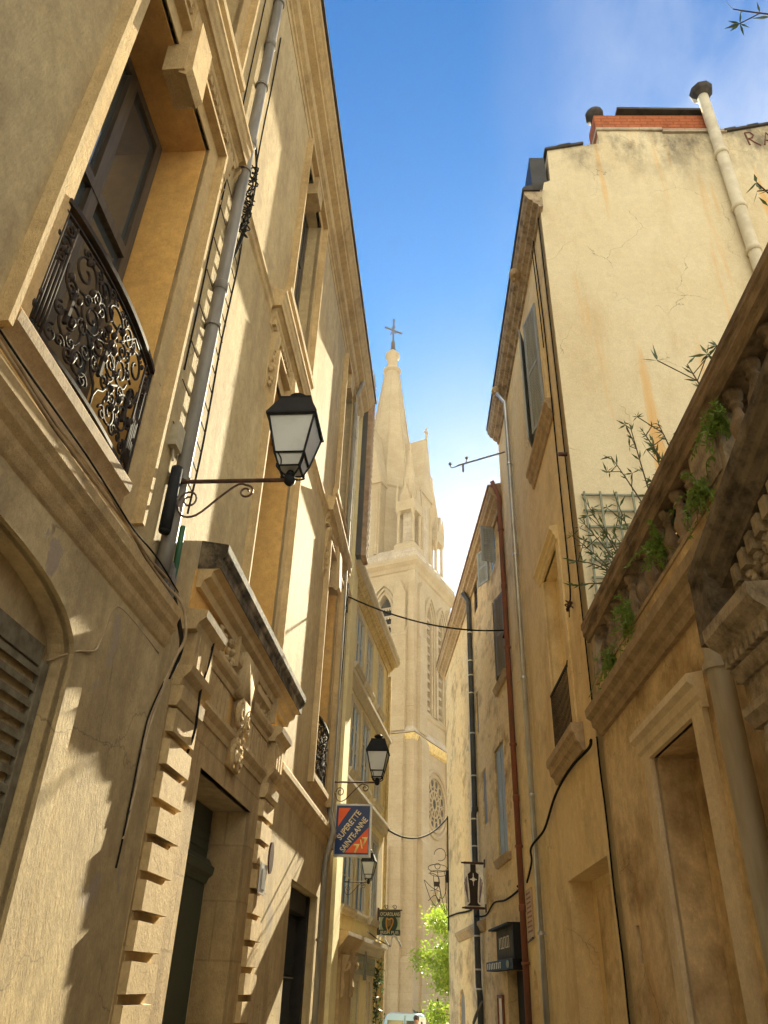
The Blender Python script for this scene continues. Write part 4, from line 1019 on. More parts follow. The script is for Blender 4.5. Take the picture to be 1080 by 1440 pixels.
# shuttered window
q = MB()
for x0, x1 in ((11.28, 11.5), (12.9, 13.1)): q.box(W, x0, x1, -.02, .035, 10.9, 14.15)
q.box(W, 11.5, 12.9, -.02, .035, 13.95, 14.17)
q.build('window_surround', 'r2_plaster', R2)
q = MB(); q.mould(W, 11.0, 13.45, [(-.03, 10.55), (.04, 10.55), (.06, 10.66), (.10, 10.7), (.12, 10.8), (.16, 10.84), (.16, 10.93), (-.24, 10.97), (-.03, 10.93)]); q.build('window_sill', 'dirty_stone', R2)
casement(W, R2, 11.52, 12.88, 10.98, 13.93, .24, frame='white_frame', bars=2)
def shutter(parent, hinge, leafdir, width, z0, z1, mat, rail=.08, dsl=.03):
    """boarded and louvred shutter leaf: hinge (s,d), leafdir unit (ds,dd)"""
    hs, hd = hinge; ls, ld = leafdir
    m = MB()
    def pt(x, t, z): return W.p(hs + ls * x - ld * t, hd + ld * x + ls * t, z)
    def bx(x0, x1, t0, t1, a, b_): m.hexa([pt(x0, t0, a), pt(x1, t0, a), pt(x1, t1, a), pt(x0, t1, a), pt(x0, t0, b_), pt(x1, t0, b_), pt(x1, t1, b_), pt(x0, t1, b_)])
    bx(0, rail, 0, dsl, z0, z1); bx(width - rail, width, 0, dsl, z0, z1)
    for z in (z0, (z0 + z1) / 2 - rail / 2, z1 - rail): bx(rail, width - rail, .002, dsl - .002, z, z + rail)
    n = int((z1 - z0) / .075)
    for i in range(n):
        z = z0 + rail + (z1 - z0 - 2 * rail) * i / n
        m.hexa([pt(rail, .004, z), pt(width - rail, .004, z), pt(width - rail, dsl - .006, z + .035), pt(rail, dsl - .006, z + .035), pt(rail, .004, z + .014), pt(width - rail, .004, z + .014), pt(width - rail, dsl - .006, z + .05), pt(rail, dsl - .006, z + .05)])
    return m.build('shutter', mat, parent)
shutter(R2, (11.5, .04), (.98, .2), .68, 10.98, 13.93, 'shutter_grey')
shutter(R2, (12.9, .04), (-.93, .36), .68, 10.98, 13.93, 'shutter_grey')
# blind window with railing
q = MB()
q.mould(W, 11.7, 13.6, [(-.03, 8.36), (.05, 8.36), (.06, 8.43), (.09, 8.46), (.10, 8.52), (.15, 8.56), (.15, 8.62), (-.03, 8.66)])
for x0, x1 in ((11.66, 11.9), (13.35, 13.55)): q.box(W, x0, x1, -.02, .03, 5.0, 8.36)
q.build('window_hood', 'r2_plaster', R2)
q = MB(); q.mould(W, 11.35, 13.6, [(-.03, 4.66), (.05, 4.66), (.08, 4.76), (.13, 4.8), (.14, 4.9), (.18, 4.94), (.18, 5.05), (-.2, 5.09), (-.03, 5.05)]); q.build('window_sill', 'dirty_stone', R2)
q = MB()
for z in (5.17, 6.12): q.box(W, 11.86, 13.39, .03, .06, z - .018, z + .018)
for i in range(16): q.tube([W.p(11.9 + i * .098, .045, 5.1), W.p(11.9 + i * .098, .045, 6.12)], .009, 6)
q.tube([W.p(11.87, .045, 6.13), W.p(11.83, .03, 6.2)], .014, 6)
q.build('railing', 'iron', R2)
# walled-up doorway
q = MB(); q.box(W, 10.82, 11.85, -.355, -.30, -1.4, 3.0); q.box(W, 11.87, 13.0, -.355, -.31, -1.4, 3.0); q.build('blind_panel', 'r1_plaster', R2)
pl = thing('wall_plaque', 'tall stone plaque with faded red lines of writing beside the steel pipe', 'plaque', W.p(17.4, 0, 2.6))
q = MB(); q.box(W, 17.28, 17.95, .0, .04, 2.62, 3.5); q.build('slab', 'plaque', pl)
q = MB(); rn = random.Random(3)
for i in range(9):
    z = 3.40 - i * .085; x = 17.9
    while x > 17.36:
        w_ = rn.uniform(.04, .12); q.box(W, x - w_, x, .04, .044, z, z + .03); x -= w_ + .03
q.build('lettering', 'red_ink', pl)
q = MB(); q.tube([W.p(17.25, .05, 2.6), W.p(17.98, .05, 2.56)], .02, 6); q.build('ledge', 'rust_iron', pl)
pipe('downpipe', W, [(15.95, .3, 15.3), (15.97, .09, 15.0), (15.97, .09, -.5)], .055, 'steel', 'shiny steel downpipe on the tall golden house', [(15.97, .09, z) for z in (13, 10.4, 7.4, 5.0, 2.6)])
pipe('downpipe', W, [(18.25, .25, 14.0), (18.22, .09, 13.5), (18.22, .09, -.5)], .065, 'rust_pipe', 'rust-red downpipe where the golden house meets the peeling house', [(18.22, .09, z) for z in (12.4, 9.0, 6.6, 4.4, 2.2)], cr=1.3, sleeve=[(18.22, .09, z) for z in (10.7, 5.4, 3.2)])
cable('wall_cable', [W.p(11.0, .05, 15.3), W.p(10.95, .03, 13), W.p(10.98, .03, 11.0), W.p(11.05, .03, 9), W.p(11.1, .03, 7.3), W.p(11.1, .06, 6.85)], .014, 'cable', 'dark cable down the golden house that ends in a frayed knot')
cable('wall_cable', [W.p(10.42, .03, 15.3), W.p(10.44, .03, 11), W.p(10.5, .03, 8), W.p(10.55, .03, 4.9)], .011, 'cable', 'thin dark cable along the corner of the golden house')
cable('wall_cable', [W.p(11.2, .05, 15.2), W.p(11.15, .04, 13.5), W.p(11.12, .04, 12.3)], .012, 'cable', 'short dark cable loop beside the grey shutters')
q = MB()
for i in range(9): q.tube(catmull([W.p(11.1, .05, 6.85), W.p(11.1 + rn.uniform(-.12, .12), .08 + rn.random() * .06, 6.8 + rn.uniform(-.08, .08)), W.p(11.1 + rn.uniform(-.16, .16), .06, 6.75 + rn.uniform(-.08, .08))], 4), .012, 4)
tag(q.build('cable_knot', 'rust_iron'), 'frayed knot of cable on the golden house near the trellis', 'cable')
q = MB(); q.tube([W.p(10.45, .0, 9.25), W.p(10.45, .14, 9.25)], .035, 8); tag(q.build('wall_bracket', 'rust_iron'), 'short rusty peg near the corner of the golden house', 'bracket')
cable('wall_cable', [W.p(17.6, .05, 3.62), W.p(16.8, .05, 3.9), W.p(16.0, .16, 4.05), W.p(15.0, .06, 4.2), W.p(13.6, .07, 4.5), W.p(12.2, .07, 4.6), W.p(10.9, .07, 4.55), W.p(10.3, .16, 4.5)], .022, 'cable', 'sagging bundle of cables across the golden house under the barred window')
# gable flue pipe, writing and trellis
FP = thing('flue_pipe', 'cream flue pipe with a dark cap climbing the cream end wall', 'flue', GW.p(3.95, .12, 12))
q = MB(); q.tube([GW.p(3.97, .14, 4.95), GW.p(3.97, .14, 19.25)], .12, 14); q.build('pipe', 'cream_pipe', FP, True)
q = MB()
for z in (13.9, 15.2, 17.0): q.lathe(GW.p(3.97, .14, z), [(.12, 0), (.145, .01), (.145, .12), (.12, .14)], 14)
q.build('joint', 'cream_pipe', FP, True)
q = MB(); q.lathe(GW.p(3.97, .14, 19.2), [(.13, 0), (.23, .12), (.26, .24), (.2, .3)], 9); q.build('cap', 'dark_tile', FP)
q = thing('wall_writing', 'brown painted capital letters RA at the top of the cream end wall', 'writing', GW.p(4.8, .03, 17.5))
m = MB()
for pts in ([(.02, 0), (.0, .45)], [(0, .45), (.12, .46), (.17, .36), (.12, .26), (.01, .23)], [(.05, .23), (.14, .1), (.26, -.02)], [(.34, 0), (.46, .46), (.60, .02)], [(.39, .17), (.55, .17)]):
    m.tube([GW.p(4.70 + x, .022, 17.56 + z) for x, z in pts], .02, 5)
m.build('lettering', 'graffiti', q)
TR = thing('trellis', 'grey wooden trellis fixed to the cream end wall behind the balustrade', 'trellis', GW.p(.6, .05, 5))
q = MB()
for i in range(11): q.box(GW, .1, 2.2, .05, .075, 5.4 + i * .29, 5.43 + i * .29)
for i in range(9): q.box(GW, .12 + i * .25, .15 + i * .25, .075, .1, 5.3, 8.36)
q.build('slats', 'trellis', TR)
# roof anemometer
AN = thing('anemometer', 'thin horizontal mast with cup sensors sticking out from the eaves against the sky', 'mast', W.p(17.4, .2, 14.2))
q = MB(); q.tube([W.p(17.2, .0, 14.28), W.p(17.2, 1.3, 13.8)], .022, 6); q.tube([W.p(17.2, 1.15, 13.86), W.p(17.2, 1.15, 13.6)], .03, 6); q.build('mast', 'zinc', AN)
q = MB(); q.tube(catmull([W.p(17.2, 1.2, 13.84), W.p(17.2, 1.45, 13.72), W.p(17.2, 1.5, 13.82)], 4), .014, 5); q.ball(W.p(17.2, 1.5, 13.85), .045, 6); q.tube([W.p(17.2, 1.05, 13.9), W.p(17.2, 1.05, 14.02)], .012, 5); q.ball(W.p(17.2, 1.05, 14.06), .045, 6); q.build('sensor', 'zinc', AN, True)
# ================================================================== FAR RIGHT HOUSE (peeling plaster)
W = WR3
R3 = thing('peeling_house', 'narrow-windowed house of peeling ochre plaster beyond the rust-red pipe on the right', 'house', W.p(7, 0, -.6))
archd = [(9.85, -1.6), (11.1, -1.6), (11.1, 1.35), (11.0, 1.6), (10.75, 1.75), (10.475, 1.8), (10.2, 1.75), (9.95, 1.6), (9.85, 1.35)]
h3 = [(rect(1.25, 2.35, 12.2, 13.3), .1), (rect(4.75, 5.5, 12.4, 13.3), .1), (rect(.55, 1.85, 8.65, 10.95), .1), (rect(5.35, 5.85, 8.5, 9.8), .06),
      (rect(1.45, 2.85, 4.5, 7.2), .1), (rect(4.4, 5.1, 5.7, 7.2), .06), (rect(.55, 2.5, -1.6, 2.95), .3), (archd, .1)]
facade(W, .15, 13.9, -1.8, 13.6, h3, 7).build('wall', 'r3_plaster', R3)
q = MB(); q.mould(W, -.1, 14.25, [(-.03, 13.3), (.06, 13.3), (.08, 13.4), (.2, 13.48), (.22, 13.56), (.3, 13.6), (.32, 13.7), (.36, 13.74), (.36, 13.84), (-.03, 13.86)]); e3 = q.build('eaves_cornice', 'dirty_stone', R3)
q = MB(); q.extrude([W.p(-.1, .4, 13.86), W.p(-.1, .4, 13.92), W.p(-.1, -3.5, 14.9), W.p(-.1, -7, 13.9), W.p(-.1, -7, 13.87)], W.u * 14.4); q.build('roof', 'tile', R3)
casement(W, R3, 1.27, 2.33, 12.22, 13.28, .09, frame='white_frame', glass='sky_glass', bars=1)
shutter(R3, (1.25, .03), (-.25, .97), .42, 12.15, 13.3, 'shutter_grey'); shutter(R3, (2.35, .03), (.9, .42), .55, 12.15, 13.3, 'shutter_grey')
casement(W, R3, 4.77, 5.48, 12.42, 13.28, .09, frame='wood_dark', bars=1, stile=False)
casement(W, R3, .57, 1.83, 8.67, 10.93, .09, frame='shutter_dim', bars=2)
shutter(R3, (1.85, .0), (-.96, .28), .60, 8.7, 10.9, 'shutter_dim'); shutter(R3, (.55, .0), (.97, .22), .58, 8.7, 10.9, 'shutter_dim')
for a, b_, z0, z1 in ((.55, 1.85, 8.65, 10.95), (1.45, 2.85, 4.5, 7.2)):
    m = MB()
    for x0, x1 in ((a - .16, a), (b_, b_ + .16)): m.box(W, x0, x1, -.02, .03, z0, z1 + .15)
    m.box(W, a, b_, -.02, .03, z1, z1 + .15); m.build('window_surround', 'r3_plaster', R3)
    m = MB(); m.mould(W, a - .22, b_ + .22, [(-.03, z0 - .16), (.07, z0 - .16), (.1, z0 - .06), (.13, z0), (-.08, z0 + .02), (-.03, z0)]); m.build('window_sill', 'dirty_stone', R3)
q = MB(); q.box(W, 1.47, 2.83, -.095, -.03, 4.53, 7.18); q.box(W, 2.13, 2.17, -.03, -.015, 4.53, 7.18); q.build('closed_shutter', 'shutter_grey', R3)
q = MB(); q.box(W, 5.37, 5.83, -.058, -.04, 8.505, 9.795); q.box(W, 4.42, 5.08, -.058, -.04, 5.705, 7.195); q.build('blocked_window', 'shutter_dim', R3)
q = MB(); q.box(W, 9.87, 11.08, -.095, -.05, -1.5, 1.3); q.extrude([W.p(a, -.095, z) for a, z in [(9.87, 1.3), (11.08, 1.3), (10.98, 1.58), (10.475, 1.77), (9.97, 1.58)]], W.n * .045); q.build('door', 'shutter_dim', R3)
q = MB(); q.mould(W, 5.3, 10.9, [(-.03, 3.1), (.05, 3.1), (.12, 3.24), (.15, 3.28), (.15, 3.36), (-.03, 3.4)]); q.build('ledge', 'dirty_stone', R3)
q = MB(); q.box(W, .58, 2.47, -.29, -.22, -1.5, 2.12); q.box(W, .7, 2.3, -.22, -.2, -.6, 1.95); q.build('shop_door', 'void', R3)
# shop sign box
SS = thing('shop_sign', 'dark grey hooded panel sign over the black doorway, beside the rust-red pipe', 'shop sign', W.p(1.7, .05, 2.3))
q = MB(); q.box(W, .62, 2.95, -.02, .14, 2.32, 2.94); q.build('panel', 'shop_grey', SS)
q = MB(); q.box(W, .55, 3.15, -.02, .3, 2.95, 2.99); q.box(W, .5, .62, -.02, .2, 2.1, 2.99); q.build('hood', 'black', SS)
q = MB(); rn = random.Random(6)
for i in range(7):
    a = 2.55 - i * .2; q.box(W, a - .02, a + .02, .14, .145, 2.55, 2.78)
    if i % 2: q.box(W, a - .12, a, .14, .145, 2.76, 2.78)
    if i % 3: q.box(W, a - .12, a, .14, .145, 2.55, 2.57)
q.build('lettering', 'banner_cream', SS)
BS = thing('shop_band', 'small black band of pale letters with a round emblem, under the grey panel sign', 'shop sign', W.p(1.7, .05, 2.1))
q = MB(); q.extrude([W.p(.5, .02, 2.12), W.p(.5, .24, 2.12), W.p(3.6, .30, 2.12), W.p(3.6, .05, 2.12)], V((0, 0, .19))); q.build('band', 'shop_black', BS)
q = MB()
for i in range(8):
    a = 3.4 - i * .22; d = .24 + .06 * (a - .5) / 3.1
    q.box(W, a - .03, a + .03, d, d + .006, 2.15, 2.27)
    q.box(W, a - .07, a + .07, d, d + .006, 2.255, 2.275) if i % 2 else None
q.build('lettering', 'banner_cream', BS)
q = MB(); q.extrude([W.p(1.0 + .16 * math.cos(i * PI / 9), .252, 2.215 + .075 * math.sin(i * PI / 9)) for i in range(18)], W.n * .01); q.build('emblem', 'green_board', BS)
NB = thing('notice_case', 'narrow dark red notice frame beside the black doorway', 'notice', W.p(3.3, .02, .4))
q = MB(); q.box(W, 3.0, 3.07, .0, .06, .2, 1.65); q.box(W, 3.62, 3.69, .0, .06, .2, 1.65); q.box(W, 3.07, 3.62, .0, .06, 1.58, 1.65); q.build('frame', 'rust_pipe', NB)
q = MB(); q.box(W, 3.07, 3.62, .0, .03, .2, 1.58); q.build('board', 'banner_cream', NB)
DP = pipe('downpipe', W, [(6.0, .3, 13.5), (6.03, .1, 13.2), (6.03, .1, 6.4), (6.03, .14, 6.2), (6.03, .14, 1.9), (6.1, .1, 1.6), (6.1, .1, -.8)], .085, 'dark_pipe', 'dark grey downpipe with pale clamps behind the cloth banner', [], sleeve=[(6.03, .1, 6.35)])
q = MB()
for z in (12.0, 11.0, 10.5, 9.9, 8.6, 7.3, 6.05, 5.3, 3.0, 2.2, 1.75): q.lathe(W.p(6.03, .1 if z > 6.3 else .14, z), [(.088, 0), (.094, .005), (.094, .035), (.088, .04)], 12)
q.build('clamp', 'white_plate', DP)
q = MB(); q.tube(catmull([W.p(6.3, .05, 1.5), W.p(6.3, .2, 1.1), W.p(6.1, .3, 1.0), W.p(5.9, .25, 1.2), W.p(5.7, .1, 1.5)], 5), .03, 6); tag(q.build('pipe_hook', 'zinc', None, True), 'curved grey pipe bend near the foot of the dark downpipe', 'pipe')
# banner
s = 5.15
BN = thing('banner', 'cream cloth banner with a dark bottle shape and pale emblem on the peeling house', 'banner', W.p(s, .3, 3.6))
q = MB()
nx, nz = 8, 12; gv = []
for k in (0, 1):
    for j in range(nz + 1):
        for i in range(nx + 1):
            d = .05 + .54 * i / nx; z = 3.66 + 1.06 * j / nz; b_ = .012 * math.sin(j * .7 + i * .5)
            gv.append(q.bm.verts.new(W.p(s + b_ + k * .006, d, z)))
def gi(k, j, i): return gv[k * (nz + 1) * (nx + 1) + j * (nx + 1) + i]
for k in (0, 1):
    for j in range(nz):
        for i in range(nx): q.bm.faces.new((gi(k, j, i), gi(k, j, i + 1), gi(k, j + 1, i + 1), gi(k, j + 1, i)))
q.build('cloth', 'banner_cream', BN, True)
def bp2(x, z, e=.016): return W.p(s - e, .59 - x * .54, 3.66 + z * 1.06)
q = MB()
half = [(.17, 0), (.17, .0), (.30, .07)]
right = [(.36, .0 + .02), (.23, .07), (.19, .10), (.20, .3), (.24, .55), (.27, .66), (.28, .76), (.15, .81), (.14, .83), (.14, .995)]
cx = .47
poly = [(cx + x, z) for x, z in right] + [(cx - x, z) for x, z in right[::-1]]
q.extrude([bp2(x, z) for x, z in poly], -W.u * .004); q.build('bottle_print', 'banner_brown', BN)
q = MB()
for sg in (1, -1):
    for (x0, zt, zb) in ((.32, .70, .10), (.37, .66, .10), (.42, .58, .2)):
        q.extrude([bp2(cx + sg * (x0 + .02), zt), bp2(cx + sg * (x0 + .055), zt - .02), bp2(cx + sg * (x0 * .55 + .11), zb), bp2(cx + sg * (x0 * .55 + .085), zb)], -W.u * .004)
q.build('stripe_print', 'banner_mauve', BN)
q = MB()
q.extrude([bp2(cx + .075 * math.cos(i * PI / 8), .635 + .055 * math.sin(i * PI / 8), .0205) for i in range(16)], -W.u * .002)
for a in range(4):
    c_, s_ = math.cos(a * PI / 2), math.sin(a * PI / 2)
    q.extrude([bp2(cx + x * c_ * .9 - z * s_ * .9, .635 + (x * s_ + z * c_) * .75, .0205) for x, z in ((.08, -.025), (.2, -.012), (.2, .012), (.08, .025))], -W.u * .002)
q.build('emblem_print', 'banner_cream', BN)
q = MB()
for z in (3.63, 4.75):
    q.tube([W.p(s, -.02, z), W.p(s, .66, z)], .022, 8); q.tube([W.p(s, .05, z), W.p(s, .59, z)], .032, 8)
    q.box(W, s - .05, s + .05, -.02, .03, z - .1, z + .1)
q.build('arm', 'rust_iron', BN)
# wire sculpture on the far corner
WS = thing('wire_sculpture', 'twisted black wire figure of loops hanging from the far corner of the peeling house', 'wire sculpture', W.p(13.6, .1, 4.5))
o = W.p(13.7, .42, 5.3)
def wp(x, z, y=0): return o + W.n * x + V((0, 0, z)) + W.u * y
q = MB()
def loop(cx_, cz_, rx, rz, a0=0, t=1.1, yy=.05, n=24): q.tube([wp(cx_ + rx * math.cos(a0 + 2 * PI * t * i / n), cz_ + rz * math.sin(a0 + 2 * PI * t * i / n), yy * math.sin(i * .5)) for i in range(n + 1)], .011, 5)
loop(-.10, .85, .22, .22, 0, .8); loop(.0, .38, .36, .13, 0, 1.2); loop(.0, .45, .1, .1); loop(-.05, .2, .34, .10, .4, 1.1); loop(.25, -.1, .33, .30, 1.3, .55); loop(-.15, -.15, .18, .5, 2.0, .5); loop(.1, -.5, .2, .4, 1.5, .6)
for pts in ([(-.4, .85), (-.32, .85)], [(-.42, .36), (-.35, .38)], [(.5, -.05), (.2, -.3), (-.1, -.42)], [(.5, -.05), (.42, -.3), (.25, -.7), (.05, -.95)], [(.0, .3), (-.05, -.1), (-.15, -.6), (-.25, -.95), (-.3, -1.1)], [(.15, .1), (.12, -.3), (.0, -.7), (-.3, -1.15), (-.33, -.9)], [(-.3, .1), (-.3, -.3), (-.33, -.8)], [(.35, -.75), (.1, -.55), (-.1, -.8), (-.3, -1.1)]):
    q.tube(catmull([wp(x, z, rn.uniform(-.05, .05)) for x, z in pts], 5), .011, 5)
q.build('wire', 'cable', WS, True)
q = MB(); q.box(W, 13.6, 13.75, .36, .56, 5.05, 5.2); q.box(W, 13.62, 13.74, .33, .43, 4.55, 4.62); q.build('card', 'banner_brown', WS)
q = MB(); q.tube([W.p(13.62, .02, 7.54), W.p(13.66, .02, 5.5), W.p(13.66, .02, 3.6)], .03, 6); q.box(W, 13.55, 13.78, .0, .1, 5.2, 5.6); tag(q.build('wall_cable', 'cable'), 'thick black cable down the far corner of the peeling house', 'cable')
cable('wall_cable', [W.p(13.9, .05, 4.05), W.p(11, .05, 3.95), W.p(8.0, .05, 3.8), W.p(6.1, .2, 3.78)], .03, 'cable', 'black cable across the peeling house left of the dark downpipe')
cable('wall_cable', [W.p(6.0, .2, 3.5), W.p(5.0, .05, 3.45), W.p(3.6, .06, 3.62), W.p(2.0, .05, 3.55), W.p(.4, .05, 3.6), W.p(.15, .12, 3.65)], .024, 'cable', 'black cable across the peeling house right of the dark downpipe')
cable('wall_cable', [W.p(.1, .12, 13.0), W.p(-.05, .06, 11.0), W.p(.1, .08, 9.7), W.p(.2, .12, 9.4)], .03, 'cable', 'black cable running down beside the top of the rust-red pipe')
# cables across the street
def sag(a, b_, k, n=16): return [a.lerp(b_, i / n) + V((0, 0, -k * 4 * (i / n) * (1 - i / n))) for i in range(n + 1)]
q = MB(); q.tube(sag(WL1.p(16.9, .12, 9.75), W.p(.2, .1, 9.62), .28), .02, 6); tag(q.build('street_cable', 'cable', None, True), 'upper black cable slung across the street in front of the church tower', 'cable')
q = MB(); q.tube(sag(WL2.p(6.1, .1, 5.95), W.p(13.62, .02, 7.5), .5), .03, 6); tag(q.build('street_cable', 'cable', None, True), 'lower sagging black cable slung from the yellow corner house to the peeling house', 'cable')

# ================================================================== CHURCH
A0 = V((-1.27, 60, 0)); uR = V((.395, .919, 0)).normalized(); uL = V((-uR.y, uR.x, 0))
FR = Wall(A0, uR, (uR.y, -uR.x, 0)); FL = Wall(A0, uL, -uR)
CH = thing('church', 'pale limestone gothic church tower with an octagonal spire rising at the end of the street', 'church', A0 + (uR + uL) * 4.4 + V((0, 0, -1)))
LR, LL = 8.6, 9.4
# belfry lancets, rose window
la = [pointed(2.3, 4.1, 21.4, 30.2, 32.2), pointed(4.9, 6.7, 21.4, 30.2, 32.2)]
rose = [(4.6 + 2.0 * math.cos(2 * PI * i / 32), 14.4 + 2.0 * math.sin(2 * PI * i / 32)) for i in range(32)]
facade(FR, 0, LR, -1.5, 33.5, [(pointed(2.75, 3.75, 21.4, 29.4, 31.0), 1.2), (pointed(5.3, 6.3, 21.4, 29.4, 31.0), 1.2), (rose, .5), (pointed(3.2, 5.4, -1.2, 4.2, 6.2), .8)], 9.3, skip_first=True).build('tower_wall', 'church', CH)
facade(FL, 0, LL, -1.5, 33.5, [(pointed(2.05, 3.45, 21.4, 29.4, 31.2), 1.2), (pointed(5.6, 7.0, 21.4, 29.4, 31.2), 1.2)], 8.5, skip_first=True).build('tower_wall', 'church', CH)
for v in CH.children[-1].data.vertices: v.co += FL.n * .004
def archring(W, s0, s1, z0, zs, ap, steps, name='arch_moulding'):
    m = MB()
    for k, (w, d) in enumerate(steps):
        o_ = pointed(s0 - w, s1 + w, z0, zs, ap + w * 1.1); i_ = pointed(s0 - w + .22, s1 + w - .22, z0, zs, ap + w * 1.1 - .25)
        n = len(o_)
        for i in range(1, n):
            j = (i + 1) % n
            if i == 0: continue
            q0, q1, r0, r1 = o_[i], o_[j], i_[i], i_[j]
            for lo_, hi_ in ((-.05, d),):
                m.face([W.p(q0[0], hi_, q0[1]), W.p(q1[0], hi_, q1[1]), W.p(r1[0], hi_, r1[1]), W.p(r0[0], hi_, r0[1])])
                m.face([W.p(q0[0], lo_, q0[1]), W.p(q1[0], lo_, q1[1]), W.p(q1[0], hi_, q1[1]), W.p(q0[0], hi_, q0[1])])
                m.face([W.p(r0[0], lo_, r0[1]), W.p(r1[0], lo_, r1[1]), W.p(r1[0], hi_, r1[1]), W.p(r0[0], hi_, r0[1])])
    return m.build(name, 'church', CH)
for s0, s1 in ((2.75, 3.75), (5.3, 6.3)): archring(FR, s0, s1, 21.2, 29.4, 31.0, [(.0 + .25, .10), (.55, .2), (.85, .3)])
for s0, s1 in ((2.05, 3.45), (5.6, 7.0)): archring(FL, s0, s1, 21.2, 29.4, 31.2, [(.25, .10), (.55, .2), (.9, .3)])
for W_, a, b_ in ((FR, 2.75, 3.75), (FR, 5.3, 6.3), (FL, 2.05, 3.45), (FL, 5.6, 7.0)):
    q = MB()
    for i in range(11):
        z = 21.8 + i * .8
        q.hexa([W_.p(a, -.4, z + .2), W_.p(b_, -.4, z + .2), W_.p(b_, -.1, z), W_.p(a, -.1, z), W_.p(a, -.4, z + .32), W_.p(b_, -.4, z + .32), W_.p(b_, -.1, z + .14), W_.p(a, -.1, z + .14)])
        for k in range(6):
            x = a + (b_ - a) * (k + .5) / 6; q.box(W_, x - .07, x + .07, -.11, -.07, z - .14, z + .04)
    q.build('belfry_louvre', 'church_grey', CH)
q = MB()
for W_, a, b_ in ((FR, 2.75, 3.75), (FR, 5.3, 6.3), (FL, 2.05, 3.45), (FL, 5.6, 7.0)): q.extrude([W_.p(x, -.42, z) for x, z in pointed(a + .005, b_ - .005, 21.42, 29.4, 30.9)], W_.n * .04)
q.build('belfry_dark', 'void', CH)
# rose tracery
q = MB()
for r, rr in ((2.05, .14), (2.5, .16), (1.0, .07), (.45, .07)):
    q.tube([FR.p(4.6 + r * math.cos(2 * PI * i / 40), -.06 if r < 2 else .04, 14.4 + r * math.sin(2 * PI * i / 40)) for i in range(40)], rr, 6, closed=True)
for i in range(12):
    t = 2 * PI * i / 12
    q.tube([FR.p(4.6 + .45 * math.cos(t), -.06, 14.4 + .45 * math.sin(t)), FR.p(4.6 + 1.95 * math.cos(t), -.06, 14.4 + 1.95 * math.sin(t))], .055, 5)
    t2 = t + PI / 12; q.tube([FR.p(4.6 + 1.62 * math.cos(t2) + .33 * math.cos(6.283 * k / 12), -.06, 14.4 + 1.62 * math.sin(t2) + .33 * math.sin(6.283 * k / 12)) for k in range(12)], .045, 4, closed=True)
rw = q.build('rose_window', 'church', CH)
q = MB(); q.extrude([FR.p(4.6 + 1.98 * math.cos(2 * PI * i / 32), -.16, 14.4 + 1.98 * math.sin(2 * PI * i / 32)) for i in range(32)], FR.n * .05); q.build('glass', 'rose_glass', rw)
# strings and cornice run round the tower
def ringmould(prof, mat, name, off=0):
    cs = [A0, A0 + uR * LR, A0 + uR * LR + uL * LL, A0 + uL * LL]; m = MB(); rows = []
    for d, z in prof:
        e = d + off
        pts = [A0 - (uR + uL) * e, A0 + uR * (LR + e) - uL * e, A0 + uR * (LR + e) + uL * (LL + e), A0 + uL * (LL + e) - uR * e]
        rows.append([m.bm.verts.new(p + V((0, 0, z))) for p in pts])
    for a, b_ in zip(rows, rows[1:]):
        for k in range(4): m.bm.faces.new((a[k], a[(k + 1) % 4], b_[(k + 1) % 4], b_[k]))
    m.bm.faces.new(rows[0][::-1]); m.bm.faces.new(rows[-1])
    return m.build(name, mat, CH)
ringmould([(.0, 33.1), (.12, 33.2), (.2, 33.5), (.5, 33.85), (.55, 34.2), (.5, 34.3), (.1, 34.35)], 'church', 'cornice')
ringmould([(.1, 34.35), (.35, 34.36), (.3, 34.9), (-.1, 35.6), (-.6, 35.65)], 'church_grey', 'parapet')
ringmould([(.0, 18.1), (.2, 18.2), (.35, 18.5), (.4, 18.75), (.0, 18.8)], 'yellow_stone', 'string_course')
ringmould([(.0, 18.8), (.45, 18.82), (.1, 19.5), (.0, 19.5)], 'church_grey', 'weathering')
ringmould([(.0, -1.5), (.55, -1.5), (.55, 3.4), (.3, 3.75), (.0, 3.9)], 'church', 'plinth')
ringmould([(.0, 20.7), (.12, 20.8), (.2, 21.0), (.0, 21.3)], 'church', 'string_course')
# corner buttresses
def buttress(W_, s0, s1, d, z0, z1, gab=True, name='buttress'):
    m = MB(); m.box(W_, s0, s1, -.1, d, z0, z1)
    c = (s0 + s1) / 2
    if gab: m.extrude([W_.p(s0, -.1, z1), W_.p(s1, -.1, z1), W_.p(c, -.1, z1 + 1.35)], W_.n * (d + .1))
    else: m.extrude([W_.p(s0, -.1, z1), W_.p(s0, d, z1), W_.p(s0, -.1, z1 + 1.2)], W_.u * (s1 - s0))
    return m.build(name, 'church', CH)
for z0, z1, e in ((-1.5, 11, .75), (11, 18.3, .65), (19.0, 27.0, .5), (27.0, 31.0, .38)):
    last = z1 == 31.0
    buttress(FL, .62 if last else .45, 1.75 if last else 1.85, e, z0, z1, last); buttress(FR, .5, 1.6 if last else 1.9, e, z0, z1, last)
    buttress(FL, LL - 1.8, LL - .6, e, z0, z1, last); buttress(FR, LR - 1.75, LR - .6, e, z0, z1, last)
m = MB()
for z0, z1, e in ((-1.5, 18.3, .3), (19, 33.1, .16)):
    m.extrude([A0 - (uR + uL) * e + V((0, 0, z0)), A0 - (uR + uL) * e + uR * (.5 + e) + V((0, 0, z0)), A0 + uR * .4 + uL * .4 + V((0, 0, z0)), A0 - (uR + uL) * e + uL * (.45 + e) + V((0, 0, z0))], V((0, 0, z1 - z0)))
m.build('corner_pier', 'church', CH)
buttress(FL, 1.3, 3.4, 1.0, -1.5, 10.4, False)
